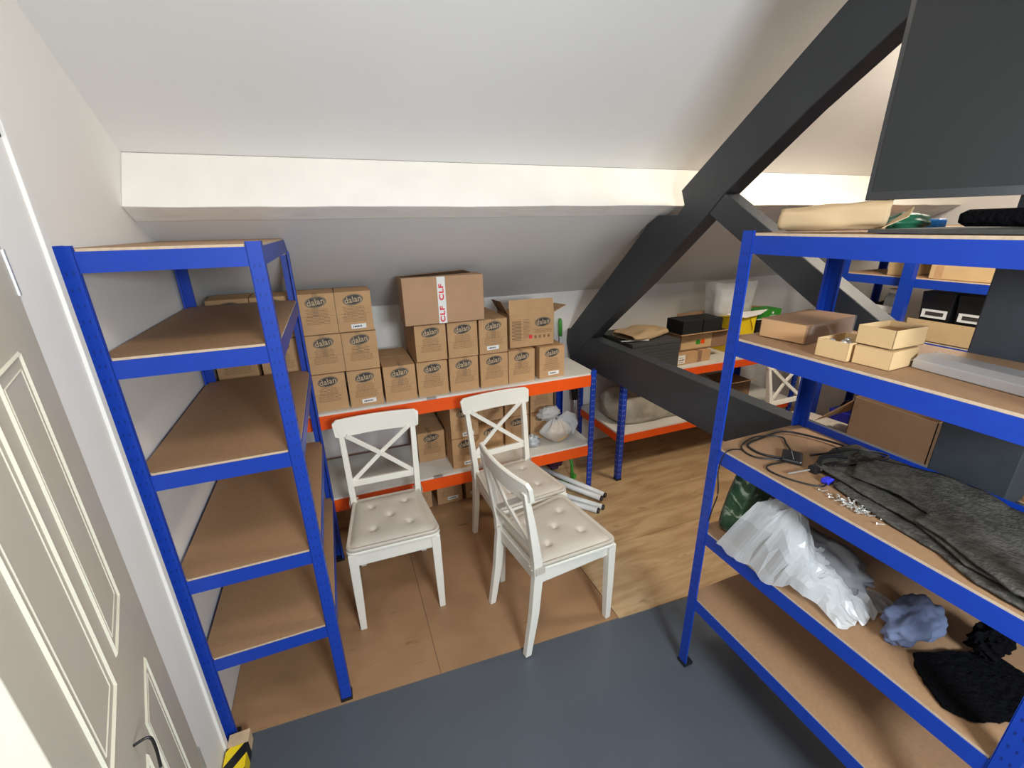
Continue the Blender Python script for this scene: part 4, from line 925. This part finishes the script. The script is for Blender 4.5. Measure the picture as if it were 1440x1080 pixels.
# ------------------------------------------------------------------ screen hanging from the truss
tdir = Vector((0.525, -0.851, 0)).normalized()
ang = math.atan2(tdir.y, tdir.x)
t = thing('television', 'large dark flat screen hung from the truss above the right rack', 'television', (1.288, 0.797, 1.872), ang)
W_, H_ = 1.10, 0.64
b_ = MB(); b_.box(0, W_, 0.004, 0.030, 0, H_); b_.box(0.12, W_-0.12, 0.03, 0.062, 0.05, H_-0.16)
b_.build('housing', 'black', t, bevel=0.004)
MB().box(0.010, W_-0.010, 0.0025, 0.005, 0.020, H_-0.010).build('display', 'tv', t)
b_ = MB(); b_.box(0, W_, 0.001, 0.006, 0, 0.019); b_.box(0, 0.009, 0.001, 0.006, 0.019, H_); b_.box(W_-0.009, W_, 0.001, 0.006, 0.019, H_); b_.box(0, W_, 0.001, 0.006, H_-0.009, H_)
b_.build('bezel', 'black', t)
b_ = MB(); b_.box(0.36, 0.44, 0.062, 0.075, 0.15, 0.45); b_.box(0.385, 0.415, 0.07, 0.12, 0.27, 0.33)
b_.build('wall_bracket', 'black', t)

# ------------------------------------------------------------------ door (open, hinged on the left wall)
dd = Vector((0.30, -0.954, 0)).normalized(); ang = math.atan2(dd.y, dd.x)
# local x runs from hinge to free edge, local y points toward the camera side
t = thing('door_1', 'open cream panelled door at the lower left edge, hinged on the left wall', 'door', (-0.600, 1.222, 0.006), ang)
DW, DH = 0.762, 1.98
face = +1
MB().box(0, DW, -0.040, -0.002, 0, DH).build('door_leaf', 'door', t, bevel=0.002)
def panel(x0, x1, z0, z1):
    b_ = MB()
    for k, (o_, w_, h_) in enumerate([(0, 0.008, 0.004), (0.026, 0.004, 0.0015)]):
        a0, a1, c0, c1 = x0+o_, x1-o_, z0+o_, z1-o_; q = w_/2
        ring_o = [(a0, c0), (a1, c0), (a1, c1), (a0, c1)]; ring_i = [(a0+w_, c0+w_), (a1-w_, c0+w_), (a1-w_, c1-w_), (a0+w_, c1-w_)]
        ring_m = [(a0+q, c0+q), (a1-q, c0+q), (a1-q, c1-q), (a0+q, c1-q)]
        vs = [(x, -0.0021, z) for x, z in ring_o] + [(x, -0.0021+h_, z) for x, z in ring_m] + [(x, -0.0021, z) for x, z in ring_i]
        b_.add(vs, [(i, (i+1) % 4, 4+(i+1) % 4, 4+i) for i in range(4)] + [(4+i, 4+(i+1) % 4, 8+(i+1) % 4, 8+i) for i in range(4)])
    b_.build('panel_moulding', 'moulding', t)
for (x0, x1) in ((0.190, 0.385), (0.455, 0.650)):
    panel(x0, x1, 1.06, 1.625); panel(x0, x1, 0.20, 0.875); panel(x0, x1, 1.715, 1.88)
b_ = MB(); b_.tube([(0.50, -0.002, 0.955), (0.50, 0.02, 0.955), (0.505, 0.024, 0.93), (0.515, 0.022, 0.89)], 0.0026, 8, smooth_path=True)
b_.build('hook', 'black', t, smooth=True)
for z in (0.25, 1.75): MB().box(-0.004, 0.012, -0.012, 0.0015, z-0.045, z+0.045).build('hinge', 'steel', t)
t['kind'] = 'structure'
# taped batten on the floor
t = thing('floor_batten', 'timber batten wrapped in yellow and black hazard tape beside the left rack', 'batten', (-0.565, 1.424, 0.0))
MB().box(-0.034, 0.034, -0.52, 0.0, 0.0, 0.060).build('batten', 'raw', t, bevel=0.002)
MB().box(-0.0352, 0.0352, -0.519, -0.052, 0.0, 0.0615).build('hazard_tape', 'hazard', t)
